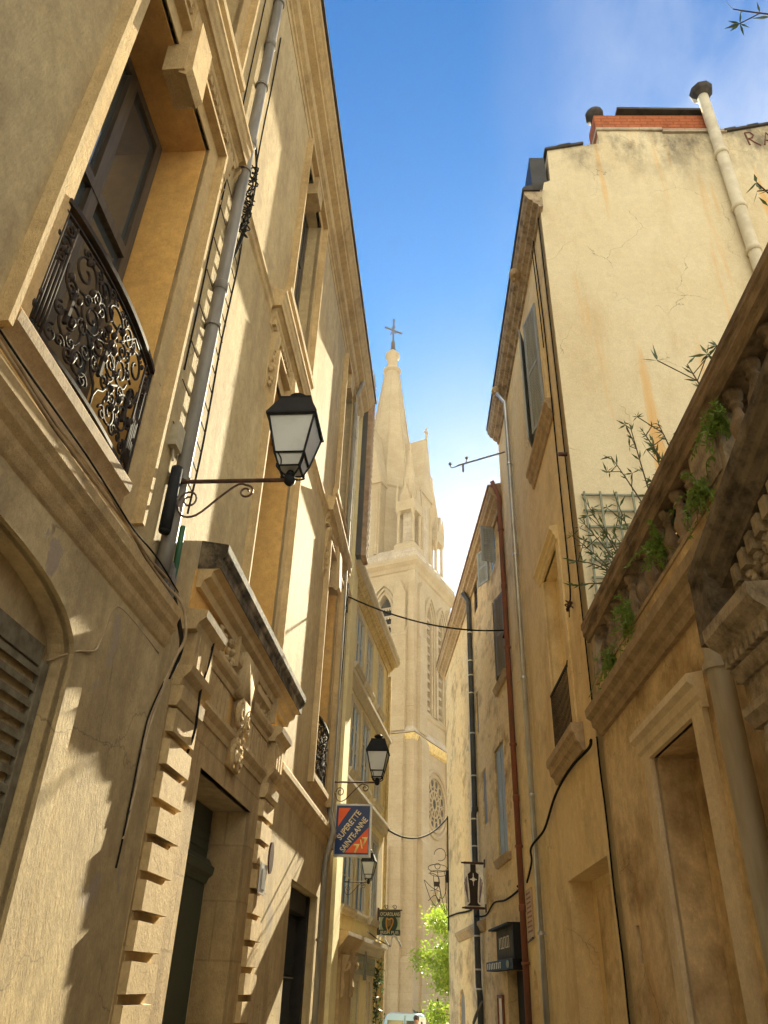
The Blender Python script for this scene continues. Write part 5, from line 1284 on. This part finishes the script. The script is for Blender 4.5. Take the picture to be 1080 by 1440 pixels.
# portal gable on the right face
m = MB(); m.extrude([FR.p(2.3, .0, 4.6), FR.p(6.3, .0, 4.6), FR.p(4.3, .0, 8.2)], FR.n * .35); m.box(FR, 2.3, 2.9, -.05, .5, -1.4, 4.6); m.box(FR, 5.7, 6.3, -.05, .5, -1.4, 4.6); m.build('portal_gable', 'church', CH)
archring(FR, 3.2, 5.4, -1.0, 4.2, 6.2, [(.2, .42)], 'portal_arch')
# octagonal drum and spire
ax = V((-4.1, 65.75, 0)); rot = math.atan2(uR.y, uR.x) + PI / 8
m = MB(); m.lathe(ax, [(3.75, 34.2), (3.75, 35.4), (3.35, 35.6), (3.3, 43.6), (3.45, 43.8), (3.45, 44.1), (2.95, 44.3)], 8, rot); m.build('drum', 'church', CH)
m = MB(); m.lathe(ax, [(2.95, 44.2), (1.9, 52.0), (.78, 61.2)], 8, rot)
for i in range(8):
    t = rot + 2 * PI * i / 8
    m.tube([ax + V((2.96 * math.cos(t), 2.96 * math.sin(t), 44.2)), ax + V((.79 * math.cos(t), .79 * math.sin(t), 61.2))], .07, 5)
m.build('spire', 'church', CH)
m = MB(); m.lathe(ax, [(.78, 61.1), (1.02, 61.3), (1.0, 61.6), (.75, 61.75), (.6, 62.2), (.58, 63.3), (.85, 63.6), (.82, 64.0), (.55, 64.3), (.15, 64.8)], 12); m.build('finial', 'church', CH, True)
m = MB(); m.lathe(ax, [(.28, 64.7), (.22, 66.0), (.1, 66.2)], 8)
m.tube([ax + V((0, 0, 66)), ax + V((0, 0, 69.6))], .11, 6)
cd = V((.98, -.2, 0)).normalized()
m.tube([ax + cd * -.95 + V((0, 0, 68.6)), ax + cd * .95 + V((0, 0, 67.2))], .11, 6)
for t in (-1, 1): m.tube([ax + cd * (.35 * t) + V((0, 0, 67.3)), ax + cd * (-.2 * t) + V((0, 0, 68.5))], .06, 5)
for p in (ax + V((0, 0, 69.6)), ax + cd * -.95 + V((0, 0, 68.6)), ax + cd * .95 + V((0, 0, 67.2))): m.ball(p, .14, 5)
m.build('cross', 'iron', CH)
# gabled lucarnes on the four faces
for i, dv in enumerate((-uL, -uR, uL, uR)):
    lat = V((-dv.y, dv.x, 0)); Wd = Wall(ax, lat, dv)
    m = MB(); hw = 1.3
    m.box(Wd, -hw, hw, 1.0, 4.2, 35.4, 43.3)
    m.extrude([Wd.p(-hw - .15, .6, 43.3), Wd.p(hw + .15, .6, 43.3), Wd.p(0, .6, 50.6)], Wd.n * 3.75)
    m.tube([Wd.p(0, 4.22, 50.4), Wd.p(0, 4.22, 51.3)], [.16, .09], 6); m.ball(Wd.p(0, 4.22, 51.4), .22, 5); m.ball(Wd.p(0, 4.22, 51.9), .12, 5)
    for t in (-1, 1): m.ball(Wd.p(.3 * t, 4.22, 51.35), .13, 4)
    for t in (-1, 1): m.tube([Wd.p(t * 1.0, 4.25, 35.4), Wd.p(t * 1.0, 4.25, 42.6)], .13, 8)
    lc = m.build('lucarne', 'church', CH)
    m = MB(); m.extrude([Wd.p(a, 4.195, z) for a, z in pointed(-.42, .42, 36.4, 40.8, 42.4)], Wd.n * .02); m.build('opening', 'church_grey', lc)
# corner pinnacles with open canopies
for cx_, cy_ in ((1.0, 1.0), (LR - 1.35, 1.35), (LR - 1.0, LL - 1.0), (1.0, LL - 1.0)):
    c = A0 + uR * cx_ + uL * cy_; Wp = Wall(c, uR, -uL)
    m = MB()
    m.box(Wp, -1.0, 1.0, -1.0, 1.0, 34.4, 36.0); m.box(Wp, -.85, .85, -.85, .85, 36.0, 36.2)
    for x in (-1, 1):
        for y in (-1, 1):
            m.lathe(Wp.p(x * .72, y * .72, 36.2), [(.2, 0), (.14, .2), (.13, 3.0), (.22, 3.3), (.24, 3.5)], 8)
    m.box(Wp, -.95, .95, -.95, .95, 39.6, 40.7)
    for x in (-1, 1):
        for y in (-1, 1): m.lathe(Wp.p(x * .85, y * .85, 40.7), [(.17, 0), (.17, .7), (.02, 2.2)], 4, PI / 4 + math.atan2(uR.y, uR.x))
    m.lathe(c, [(.95, 40.7), (.10, 47.0), (.16, 47.2), (.05, 47.9)], 8, rot)
    for dv in (uR, -uR, uL, -uL):
        Wg = Wall(c, V((-dv.y, dv.x, 0)), dv); m.extrude([Wg.p(-.62, .55, 40.7), Wg.p(.62, .55, 40.7), Wg.p(0, .55, 42.7)], dv * .42)
    pn = m.build('pinnacle', 'church', CH)
    m = MB(); m.box(Wp, -.4, .4, -.4, .4, 36.2, 39.6) if cx_ == 1.0 and cy_ == 1.0 else m.tube([c + V((0, 0, 36.2)), c + V((0, 0, 39.7))], .12, 8)
    m.build('core', 'church_grey', pn)
# nave behind the tower
NV = Wall(A0 + uL * 1.0 + uR * (LR - .2), uR, -uL)
m = MB(); m.box(NV, 0, 30, -7.4, 0, -1.5, 17); m.extrude([NV.p(0, .3, 17), NV.p(0, -7.7, 17), NV.p(0, -3.7, 22)], uR * 30); m.build('nave', 'church', CH)

# ================================================================== GROUND
def gz(y): return 0 if y < 4 else (-.028 * (y - 4) if y < 40 else -1.008)
m = MB(); ys = [-60, -20, 0, 4, 10, 16, 22, 28, 34, 40, 48, 60, 120, 400, 900]; xs = [-700, -200, -60, -12, -6, -3, 0, 3, 6, 12, 60, 200, 700]
gr = [[m.bm.verts.new((x, y, gz(y) - .05)) for x in xs] for y in ys]
for a, b_ in zip(gr, gr[1:]):
    for i in range(len(xs) - 1): m.bm.faces.new((a[i], a[i + 1], b_[i + 1], b_[i]))
struct(m.build('ground', 'paving'))
m = MB(); ry = [-30, 0, 4, 10, 16, 22, 28, 34, 40, 48]
gr = [[m.bm.verts.new((x, y, gz(y) - .004 - .02 * (1 - abs(x) / 1.5))) for x in (-1.5, 0, 1.5)] for y in ry]
for a, b_ in zip(gr, gr[1:]):
    for i in range(2): m.bm.faces.new((a[i], a[i + 1], b_[i + 1], b_[i]))
struct(m.build('road', 'paving'))
for x0, x1 in ((-4, -1.5), (1.5, 4)):
    m = MB()
    for y0, y1 in zip(ry, ry[1:]):
        if y1 > 34: break
        m.hexa([V((x0, y0, gz(y0) - .3)), V((x1, y0, gz(y0) - .3)), V((x1, y1, gz(y1) - .3)), V((x0, y1, gz(y1) - .3)), V((x0, y0, gz(y0) + .08)), V((x1, y0, gz(y0) + .08)), V((x1, y1, gz(y1) + .08)), V((x0, y1, gz(y1) + .08))])
    struct(m.build('pavement', 'curb'))

# ================================================================== TREE, FENCE, VAN, PERSON
rn = random.Random(11)
def tree(name, label, base, h, crown, nleaf, lsize, mat, seed, trunk_r=.16, branches=11):
    r = random.Random(seed); b = V(base)
    root = thing(name, label, 'tree', b)
    m = MB(); top = b + V((.2, .1, h * .8))
    tr = catmull([b, b + V((.1, 0, h * .3)), b + V((-.05, .1, h * .55)), top], 6); m.tube(tr, [trunk_r * (1 - .75 * i / (len(tr) - 1)) for i in range(len(tr))], 8)
    tips = []
    for i in range(branches):
        t = .2 + .75 * i / branches; p = tr[int(t * (len(tr) - 1))]; a = 2.4 * i + r.random()
        ln = crown * (.6 + .5 * r.random()) * (1.1 - .45 * abs(t - .55))
        e = p + V((math.cos(a) * ln, math.sin(a) * ln, ln * (.35 + .4 * r.random())))
        c = catmull([p, p.lerp(e, .5) + V((0, 0, .15 * ln)), e], 5); m.tube(c, [trunk_r * .35 * (1 - .8 * k / (len(c) - 1)) for k in range(len(c))], 5)
        tips += [c[-1], c[-3], c[-2], c[6]]
        for k in range(3):
            f = c[5 + k] + V((r.gauss(0, .4), r.gauss(0, .4), r.gauss(.1, .35))) * crown * .55; m.tube([c[5 + k], f], .012, 4); tips.append(f)
    m.build('trunk', 'bark', root, True)
    lm = MB()
    for i in range(nleaf):
        c = r.choice(tips) + V((r.gauss(0, .3), r.gauss(0, .3), r.gauss(0, .3))) * crown * .45
        leaf(lm, c, lsize * r.uniform(.6, 1.3), r, 1.7, .3)
    lm.build('leaves', mat, root)
    return root
tree('street_tree', 'bright lime-green sunlit tree behind the far corner of the peeling house', (1.8, 41.5, -1.0), 6.4, 1.9, 20000, .14, 'leaf_lime', 3, .16, 22)
# fence and board
m = MB()
for i in range(16): m.box(Wall((.1, 46, 0), (1, 0, 0), (0, -1, 0)), i * .17, i * .17 + .13, 0, .03, -1.0, 1.15 + .02 * (i % 3))
fz = thing('board_fence', 'yellowish vertical board fence under the lime-green tree', 'fence', (1.2, 46, -1))
m.build('boards', 'fence_wood', fz)
m = MB()
for z in (-.6, .8): m.box(Wall((.1, 46, 0), (1, 0, 0), (0, -1, 0)), -.05, 2.75, -.06, -.004, z, z + .1)
m.build('rail', 'fence_wood', fz)
NBd = thing('notice_board', 'grey-green notice board on two black posts between van and tree', 'notice board', (.2, 44.5, -1))
m = MB(); m.box(Wall((0, 44.5, 0), (1, 0, 0), (0, -1, 0)), .12, .42, 0, .04, .2, 1.25); m.build('panel', 'green_board', NBd)
m = MB(); Wn = Wall((0, 44.5, 0), (1, 0, 0), (0, -1, 0)); m.box(Wn, .06, .12, -.01, .05, -1, 1.3); m.box(Wn, .42, .5, -.01, .05, -1, 1.5); m.box(Wn, .12, .42, -.01, .05, 1.25, 1.31); m.build('post', 'black', NBd)
PT = thing('palm_plant', 'small dark spiky plant showing just above the van roof', 'plant', (-.55, 45, -1))
m = MB(); m.tube([V((-.55, 45, -1)), V((-.55, 45, .7))], .07, 7); m.build('stem', 'bark', PT)
m = MB(); rr = random.Random(2)
for i in range(60):
    a = rr.random() * 6.28; d = V((math.cos(a), math.sin(a), rr.uniform(-.1, .9))).normalized(); L_ = rr.uniform(.35, .6); x = V((-d.y, d.x, 0)).normalized() * .03
    c = V((-.55, 45, .7)); m.face([c, c + d * L_ * .5 + x, c + d * L_ + V((0, 0, -.08)), c + d * L_ * .5 - x])
m.build('fronds', 'leaf_ivy', PT)
# van (seen from behind)
VN = thing('parked_van', 'delivery van coloured pale blue like reflected sky, parked at the end of the street below the church', 'van', (-1.0, 42, -1.0))
def vb(w, z): return (w, z)
m = MB(); o = V((-1.0, 40, -1.0))
sec = [(-.93, .28), (-.95, .6), (-.95, 1.05), (-.90, 1.55), (-.82, 1.78), (-.70, 1.86), (.70, 1.86), (.82, 1.78), (.90, 1.55), (.95, 1.05), (.95, .6), (.93, .28)]
secs = []
for y, k, zz in ((0, .97, 0), (.06, 1, 0), (2.9, 1, 0), (3.5, .97, -.25), (3.9, .95, -.75), (4.7, .93, -.85), (4.85, .9, -.95)):
    secs.append([m.bm.verts.new(o + V((x * k, y, .28 + (z - .28) * (1 if zz == 0 else max(.45, (1.58 + zz) / 1.58))))) for x, z in sec])
for a, b_ in zip(secs, secs[1:]):
    for i in range(len(sec)): m.bm.faces.new((a[i], a[(i + 1) % len(sec)], b_[(i + 1) % len(sec)], b_[i]))
m.bm.faces.new(secs[0]); m.bm.faces.new(secs[-1][::-1])
m.build('body', 'van', VN)
Wv = Wall(o, (1, 0, 0), (0, -1, 0))
m = MB(); m.box(Wv, -.76, -.06, -.02, .012, 1.05, 1.62); m.box(Wv, .06, .5, -.02, .012, 1.05, 1.62); m.build('rear_window', 'glass', VN)
m = MB(); m.box(Wv, -.01, .01, -.02, .02, .35, 1.8); m.box(Wv, -.9, .9, -.02, .07, .28, .48); m.build('bumper', 'black', VN)
for t in (-1, 1):
    m = MB(); m.box(Wv, t * .86 - .05, t * .86 + .05, -.03, .02, .62, 1.1); m.build('tail_light', 'red_light', VN)
m = MB(); m.box(Wv, .58, .90, -.02, .014, 1.1, 1.76); m.build('white_panel', 'van_white', VN)
m = MB(); m.extrude([Wv.p(.68, .014, 1.6), Wv.p(.76, .014, 1.6), Wv.p(.82, .014, 1.2), Wv.p(.74, .014, 1.2)], Wv.n * .006); m.build('blue_stripe', 'van_blue', VN)
for x in (-.82, .82):
    for y in (.8, 3.9):
        m = MB(); m.tube([o + V((x - .1, y, .31)), o + V((x + .1, y, .31))], .31, 18); wh = m.build('wheel', 'tyre', VN)
        m = MB(); m.tube([o + V((x - .11, y, .31)), o + V((x + .11, y, .31))], .18, 14); m.build('rim', 'alu', wh)
m = MB(); m.box(Wv, -.26, .26, .07, .08, .33, .45); m.build('number_plate', 'white_plate', VN)
# person walking
PX, PY = -.43, 34.0; PZ = gz(PY) - .02
def skin_person():
    o = V((PX, PY, PZ)); m = MB()
    P = {}
    J = [('pel', 0, 0, .95, .15), ('wai', 0, 0, 1.12, .135), ('che', 0, -.01, 1.34, .155), ('nec', 0, 0, 1.50, .062), ('hea', 0, -.02, 1.60, .085), ('top', 0, -.02, 1.70, .085),
         ('shL', -.17, 0, 1.42, .065), ('elL', -.24, .05, 1.14, .045), ('wrL', -.25, -.06, .90, .032), ('haL', -.25, -.10, .80, .035),
         ('shR', .17, 0, 1.42, .065), ('elR', .24, .06, 1.14, .045), ('wrR', .26, 0, .90, .032), ('haR', .26, -.02, .80, .035),
         ('hiL', -.09, 0, .88, .1), ('knL', -.1, -.12, .49, .065), ('anL', -.1, -.02, .10, .045), ('toL', -.1, -.2, .05, .04),
         ('hiR', .09, 0, .88, .1), ('knR', .1, .08, .49, .065), ('anR', .1, .25, .12, .045), ('toR', .1, .1, .04, .04)]
    E_ = [('pel', 'wai'), ('wai', 'che'), ('che', 'nec'), ('nec', 'hea'), ('hea', 'top'), ('che', 'shL'), ('shL', 'elL'), ('elL', 'wrL'), ('wrL', 'haL'), ('che', 'shR'), ('shR', 'elR'), ('elR', 'wrR'), ('wrR', 'haR'),
          ('pel', 'hiL'), ('hiL', 'knL'), ('knL', 'anL'), ('anL', 'toL'), ('pel', 'hiR'), ('hiR', 'knR'), ('knR', 'anR'), ('anR', 'toR')]
    me = bpy.data.meshes.new('body'); idx = {j[0]: i for i, j in enumerate(J)}
    me.from_pydata([j[1:4] for j in J], [(idx[a], idx[b]) for a, b in E_], [])
    ob = bpy.data.objects.new('body', me); C.objects.link(ob)
    md = ob.modifiers.new('s', 'SKIN'); ob.modifiers.new('d', 'SUBSURF').levels = 1
    for i, j in enumerate(J):
        me.skin_vertices[0].data[i].radius = (j[4], j[4] * (.75 if j[0] in ('pel', 'wai', 'che') else 1))
    me.skin_vertices[0].data[0].use_root = True
    dg = bpy.context.evaluated_depsgraph_get(); m2 = bpy.data.meshes.new_from_object(ob.evaluated_get(dg))
    bpy.data.objects.remove(ob)
    for nm in ('skin', 'shirt', 'trousers'): m2.materials.append(M[nm])
    for p in m2.polygons:
        z = p.center.z; p.use_smooth = True
        p.material_index = 2 if z < .98 and abs(p.center.x) < .2 else (1 if z < 1.49 and not (abs(p.center.x) > .2 and z < 1.1) else 0)
    bo = bpy.data.objects.new('person', m2); C.objects.link(bo); bo.location = o; bo.rotation_euler = (0, 0, .15)
    tag(bo, 'person in a white shirt walking in front of the pale blue van', 'person')
    h = MB(); h.ball(V((0, .02, 1.71)), .11, 7, (1, 1.1, .95)); hb = h.build('hair', 'hair', None, True); hb.parent = bo
    f = MB(); f.ball(V((0, -.125, 1.62)), .022, 5, (.8, 1, 1.3))
    for t in (-1, 1): f.ball(V((t * .035, -.105, 1.665)), .013, 5); f.ball(V((t * .092, -.01, 1.64)), .028, 5, (.5, .8, 1.2))
    fb = f.build('face', 'skin', None, True); fb.parent = bo
skin_person()

# ================================================================== PLANTS ON THE TERRACE
W = WR1
def oleander(label, base, stems, nl, L_, seed, mat='leaf_dark'):
    r = random.Random(seed); t = thing('oleander', label, 'shrub', V(base), 'plants on the terrace'); m = MB(); lf = MB()
    for tip, bend in stems:
        c = catmull([V(base), V(base).lerp(V(tip), .5) + V(bend), V(tip)], 8); m.tube(c, [.016 * (1 - .7 * i / (len(c) - 1)) for i in range(len(c))], 5)
        n = len(c)
        for k in range(n // 3, n):
            for q_ in range(nl):
                dr = (c[min(k + 1, n - 1)] - c[k - 1]).normalized()
                d = (dr * .9 + V((r.gauss(0, 1), r.gauss(0, 1), r.gauss(0, 1))) * .75).normalized()
                leaf(lf, c[k], L_ * r.uniform(.7, 1.2), r, 5.5, 0, d)
        for q_ in range(3):
            k = r.randrange(n // 2, n - 1); e = c[k] + V((r.gauss(0, .14), r.gauss(0, .14), r.uniform(.02, .22))); m.tube([c[k], e], .006, 4)
            for z_ in range(7): leaf(lf, e, L_ * r.uniform(.6, 1.1), r, 5.5, 0, V((r.gauss(0, 1), r.gauss(0, 1), r.gauss(.2, .8))))
    m.build('stems', 'bark', t); lf.build('leaves', mat, t)
    return t
def tp(s_, d, z): return W.p(s_, d, z)
oleander('large oleander leaning over the balustrade in front of the trellis', tp(8.9, -.55, 4.95), [(tp(9.6, .15, 7.5), (0, 0, .3)), (tp(9.5, .35, 6.75), (0, 0, .5)), (tp(8.9, .2, 7.3), (0, 0, .2)), (tp(9.3, -.2, 7.1), (.1, 0, .2)), (tp(8.6, -.1, 7.2), (0, 0, .3)), (tp(9.8, .3, 6.5), (0, 0, .5)), (tp(9.0, -.5, 7.0), (0, 0, .1)), (tp(9.7, .1, 7.1), (0, 0, .3)), (tp(9.2, .1, 6.6), (0, 0, .3)), (tp(9.5, -.1, 6.9), (0, 0, .2)), (tp(8.8, .05, 6.9), (0, 0, .2))], 2, .15, 1)
oleander('thin oleander with two bare stems above the rail', tp(7.4, -.4, 4.95), [(tp(7.9, .1, 7.35), (0, 0, .2)), (tp(7.2, .05, 7.3), (0, .2, .2)), (tp(7.0, -.1, 6.9), (0, 0, .1))], 2, .13, 2)
oleander('leafy spray hanging over the rail beside the terracotta pot', tp(6.6, -.35, 4.95), [(tp(6.9, .02, 6.95), (0, 0, .2)), (tp(6.5, .0, 6.75), (0, 0, .2))], 5, .08, 3)
oleander('single tuft of narrow leaves showing above the rail', tp(5.4, -.3, 4.95), [(tp(5.6, -.02, 6.75), (0, 0, .1))], 1, .16, 4)
oleander('tall oleander whose dark leaf tips reach into the sky at the top right', tp(2.6, -.75, 4.95), [(tp(3.26, .05, 8.42), (.25, -.1, .3)), (tp(3.0, .0, 7.75), (.25, -.1, .2)), (tp(3.80, .0, 6.84), (.3, -.1, .1)), (tp(3.74, -.0, 6.58), (.3, -.1, .1))], 1, .13, 5)
t = thing('flower_pot', 'terracotta pot with trailing greenery behind the stone rail', 'flower pot', tp(6.35, -.45, 4.95))
m = MB(); m.lathe(tp(6.35, -.42, 5.6), [(.16, 0), (.19, .1), (.24, .7), (.27, .72), (.27, .82), (.22, .84)], 16); m.lathe(tp(6.35, -.42, 4.95), [(.22, 0), (.2, .62), (.14, .66)], 10); m.build('pot', 'terracotta', t)
rr = random.Random(8); m = MB(); leaf_cloud(m, [tp(6.35 + x, -.35 + y, 6.45 + z) for x, y, z in ((0, 0, 0), (.15, .05, .02), (.25, .1, -.1), (.3, .18, -.3), (.33, .2, -.5), (-.1, .1, .05), (.36, .2, -.7))], .085, rr, 500, (.07, .07, .09), 1.4); m.build('foliage', 'leaf_ivy', t)
fern_labels = [('feathery green fern growing at the foot of the stone pedestal', 5.7, 5.3, .28, 420), ('bright green fern tuft between the balusters left of the pedestal', 6.95, 5.42, .26, 520), ('trailing green moss over the far end of the balustrade', 8.3, 5.3, .30, 600), ('small fern hanging below the far balusters', 9.2, 5.15, .22, 300), ('shaded green fern between the balusters right of the pedestal', 5.1, 5.6, .17, 260)]
for k, (lb, a, z, r_, n) in enumerate(fern_labels):
    t = thing('fern', lb, 'fern', tp(a, .0, z - .1), 'plants on the terrace'); rr = random.Random(40 + k)
    m = MB(); lf = MB()
    for i in range(26):
        e = tp(a + rr.gauss(0, r_ * .8), .06 + abs(rr.gauss(0, .10)), z + rr.gauss(.0, r_ * .55) - (.1 if k in (2, 3) else 0))
        c = catmull([tp(a + rr.gauss(0, r_ * .4), -.02, z - .05), tp(a, .05, z + .12).lerp(e, .5) + V((0, 0, .06)), e], 6); m.tube(c, .004, 4)
        for q_ in c[3:]:
            for w_ in range(max(1, n // 260)): leaf(lf, q_, .055 * rr.uniform(.6, 1.3), rr, 3.2, .2)
            leaf(lf, q_, .05, rr, 3, .2)
    m.build('stems', 'leaf_fern', t); lf.build('leaves', 'leaf_fern', t)

# ---- pieces that stand apart become parts of their own
def split_pieces(names):
    for ob in [o for o in list(C.objects) if o.type == 'MESH' and o.name.split('.')[0] in names]:
        bm = bmesh.new(); bm.from_mesh(ob.data); bm.verts.ensure_lookup_table()
        seen = set(); comps = []
        for v in bm.verts:
            if v.index in seen: continue
            st = [v]; seen.add(v.index); cur = []
            while st:
                a = st.pop(); cur.append(a)
                for e in a.link_edges:
                    b_ = e.other_vert(a)
                    if b_.index not in seen: seen.add(b_.index); st.append(b_)
            lo = [min(x.co[k] for x in cur) - .02 for k in range(3)]; hi = [max(x.co[k] for x in cur) + .02 for k in range(3)]
            comps.append([lo, hi, {x.index for x in cur}])
        merged = True
        while merged:
            merged = False
            for i in range(len(comps)):
                for j in range(i + 1, len(comps)):
                    if all(comps[i][0][k] <= comps[j][1][k] and comps[j][0][k] <= comps[i][1][k] for k in range(3)):
                        comps[i] = [[min(x, y) for x, y in zip(comps[i][0], comps[j][0])], [max(x, y) for x, y in zip(comps[i][1], comps[j][1])], comps[i][2] | comps[j][2]]
                        del comps[j]; merged = True; break
                if merged: break
        bm.free()
        if not 2 <= len(comps) <= 12: continue
        for n, (lo, hi, ids) in enumerate(comps):
            b2 = bmesh.new(); b2.from_mesh(ob.data); b2.verts.ensure_lookup_table()
            bmesh.ops.delete(b2, geom=[v for v in b2.verts if v.index not in ids], context='VERTS')
            if n == 0: first = b2; continue
            me = bpy.data.meshes.new(ob.name); b2.to_mesh(me); b2.free()
            for mt in ob.data.materials: me.materials.append(mt)
            if ob.data.polygons and ob.data.polygons[0].use_smooth:
                for p in me.polygons: p.use_smooth = True
            c = bpy.data.objects.new(ob.name.split('.')[0], me); C.objects.link(c); c.parent = ob.parent; c.location = ob.location
        first.to_mesh(ob.data); first.free()
split_pieces({'dentils', 'clamp', 'balcony_railing', 'pedestal', 'storey_band', 'stanchion', 'corner_strip', 'doorcase', 'doorframe', 'reveal', 'string_course', 'pilaster_block', 'glazing_bar', 'blind_panel', 'blocked_window', 'lamp_arm', 'cable_ties', 'bracket', 'post', 'arm', 'pane', 'shopfront', 'door_surround', 'cowl', 'joint', 'hinge', 'window_surround', 'belfry_dark', 'wall_post', 'verge_tile', 'sensor', 'bumper', 'frame', 'card', 'orange_panel', 'green_panel', 'coping'})

# ================================================================== AIR, LIGHT, SKY, CAMERA
HAZE = 0.0002
SKY_GAMMA = 1.0
SKY_TINT = (.02, .345, .56)
CLOUD_FILL = (6.2, 5.6, 4.2)
if HAZE:
    bpy.ops.mesh.primitive_cube_add(size=1, location=(0, 0, 0)); hz = bpy.context.object; hz.name = 'haze'
    hz.scale = (300, 320, 78); hz.location = (0, 100, 35.5)
    hm_ = bpy.data.materials.new('haze'); hm_.use_nodes = True; nt = hm_.node_tree; nt.nodes.clear()
    out = nt.nodes.new('ShaderNodeOutputMaterial'); pv = nt.nodes.new('ShaderNodeVolumePrincipled')
    pv.inputs['Color'].default_value = (.98, .88, .70, 1); pv.inputs['Density'].default_value = HAZE; pv.inputs['Anisotropy'].default_value = .55
    nt.links.new(pv.outputs[0], out.inputs['Volume']); hz.data.materials.append(hm_); struct(hz, 'stuff')
AZ, EL = 6.4, 29.0
S = V((math.sin(math.radians(AZ)) * math.cos(math.radians(EL)), math.cos(math.radians(AZ)) * math.cos(math.radians(EL)), math.sin(math.radians(EL))))
sl = bpy.data.lights.new('sun', 'SUN'); sl.energy = 3.3; sl.angle = math.radians(.5); sl.color = (1, .89, .63)
so = bpy.data.objects.new('sun', sl); C.objects.link(so); so.rotation_euler = S.to_track_quat('Z', 'Y').to_euler(); so.location = (0, 0, 60)
w = bpy.data.worlds.new('World'); sc.world = w; w.use_nodes = True; nt = w.node_tree; nt.nodes.clear()
out = nt.nodes.new('ShaderNodeOutputWorld'); bg = nt.nodes.new('ShaderNodeBackground'); sk = nt.nodes.new('ShaderNodeTexSky')
sk.sky_type = 'NISHITA'; sk.sun_disc = False; sk.sun_elevation = math.radians(EL); sk.sun_rotation = math.radians(AZ)
sk.air_density = 1.0; sk.dust_density = .25; sk.ozone_density = 3.0; sk.altitude = 50
gm = nt.nodes.new('ShaderNodeGamma'); gm.inputs[1].default_value = SKY_GAMMA
nt.links.new(sk.outputs[0], gm.inputs[0])
tcw = nt.nodes.new('ShaderNodeTexCoord').outputs['Generated']
dp = nt.nodes.new('ShaderNodeVectorMath'); dp.operation = 'DOT_PRODUCT'; nt.links.new(tcw, dp.inputs[0]); dp.inputs[1].default_value = S
aur = ramp(nt, dp.outputs['Value'], .93, 1.0); aur = mul(nt, aur, aur)
blue = mixc(nt, 1.0, gm.outputs[0], mixc(nt, aur, SKY_TINT, (.38, .40, .38)), 'MULTIPLY')
# bright cloud: wisps overhead, and an unseen bank added behind the viewer as fill
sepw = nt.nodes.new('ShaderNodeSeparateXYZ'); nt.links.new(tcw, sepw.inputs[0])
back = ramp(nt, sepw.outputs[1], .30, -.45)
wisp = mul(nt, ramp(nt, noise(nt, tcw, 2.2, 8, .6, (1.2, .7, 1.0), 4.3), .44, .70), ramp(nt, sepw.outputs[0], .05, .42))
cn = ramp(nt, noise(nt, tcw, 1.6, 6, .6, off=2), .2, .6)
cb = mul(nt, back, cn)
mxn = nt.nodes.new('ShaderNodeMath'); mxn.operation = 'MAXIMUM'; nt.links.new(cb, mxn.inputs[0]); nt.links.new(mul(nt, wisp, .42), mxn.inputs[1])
fin = mixc(nt, mxn.outputs[0], blue, CLOUD_FILL)
bg.inputs['Strength'].default_value = .05
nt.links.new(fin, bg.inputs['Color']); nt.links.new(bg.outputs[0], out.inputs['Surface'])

cam = bpy.data.cameras.new('Camera'); co = bpy.data.objects.new('Camera', cam); C.objects.link(co); sc.camera = co
cam.sensor_fit = 'VERTICAL'; cam.sensor_height = 36; cam.lens = 36 * 1085 / 1440; cam.clip_end = 3000; cam.clip_start = .05
Mc = Matrix(((.998356508, -.000412746817, -.0573071710), (.0483865300, -.529763030, .846764350), (.0307087200, .848145600, .528872400)))
R_ = Matrix(((Mc[0][0], Mc[0][1], -Mc[0][2]), (Mc[1][0], Mc[1][1], -Mc[1][2]), (Mc[2][0], Mc[2][1], -Mc[2][2]))).to_4x4()
co.matrix_world = Matrix.Translation((0, 0, 1.6)) @ R_
sc.view_settings.view_transform = 'Standard'; sc.view_settings.look = 'None'; sc.view_settings.gamma = 1; sc.view_settings.exposure = 3.02
sc.cycles.max_bounces = 10; sc.cycles.diffuse_bounces = 6; sc.cycles.volume_bounces = 1; sc.cycles.transparent_max_bounces = 8
sc.render.film_transparent = False
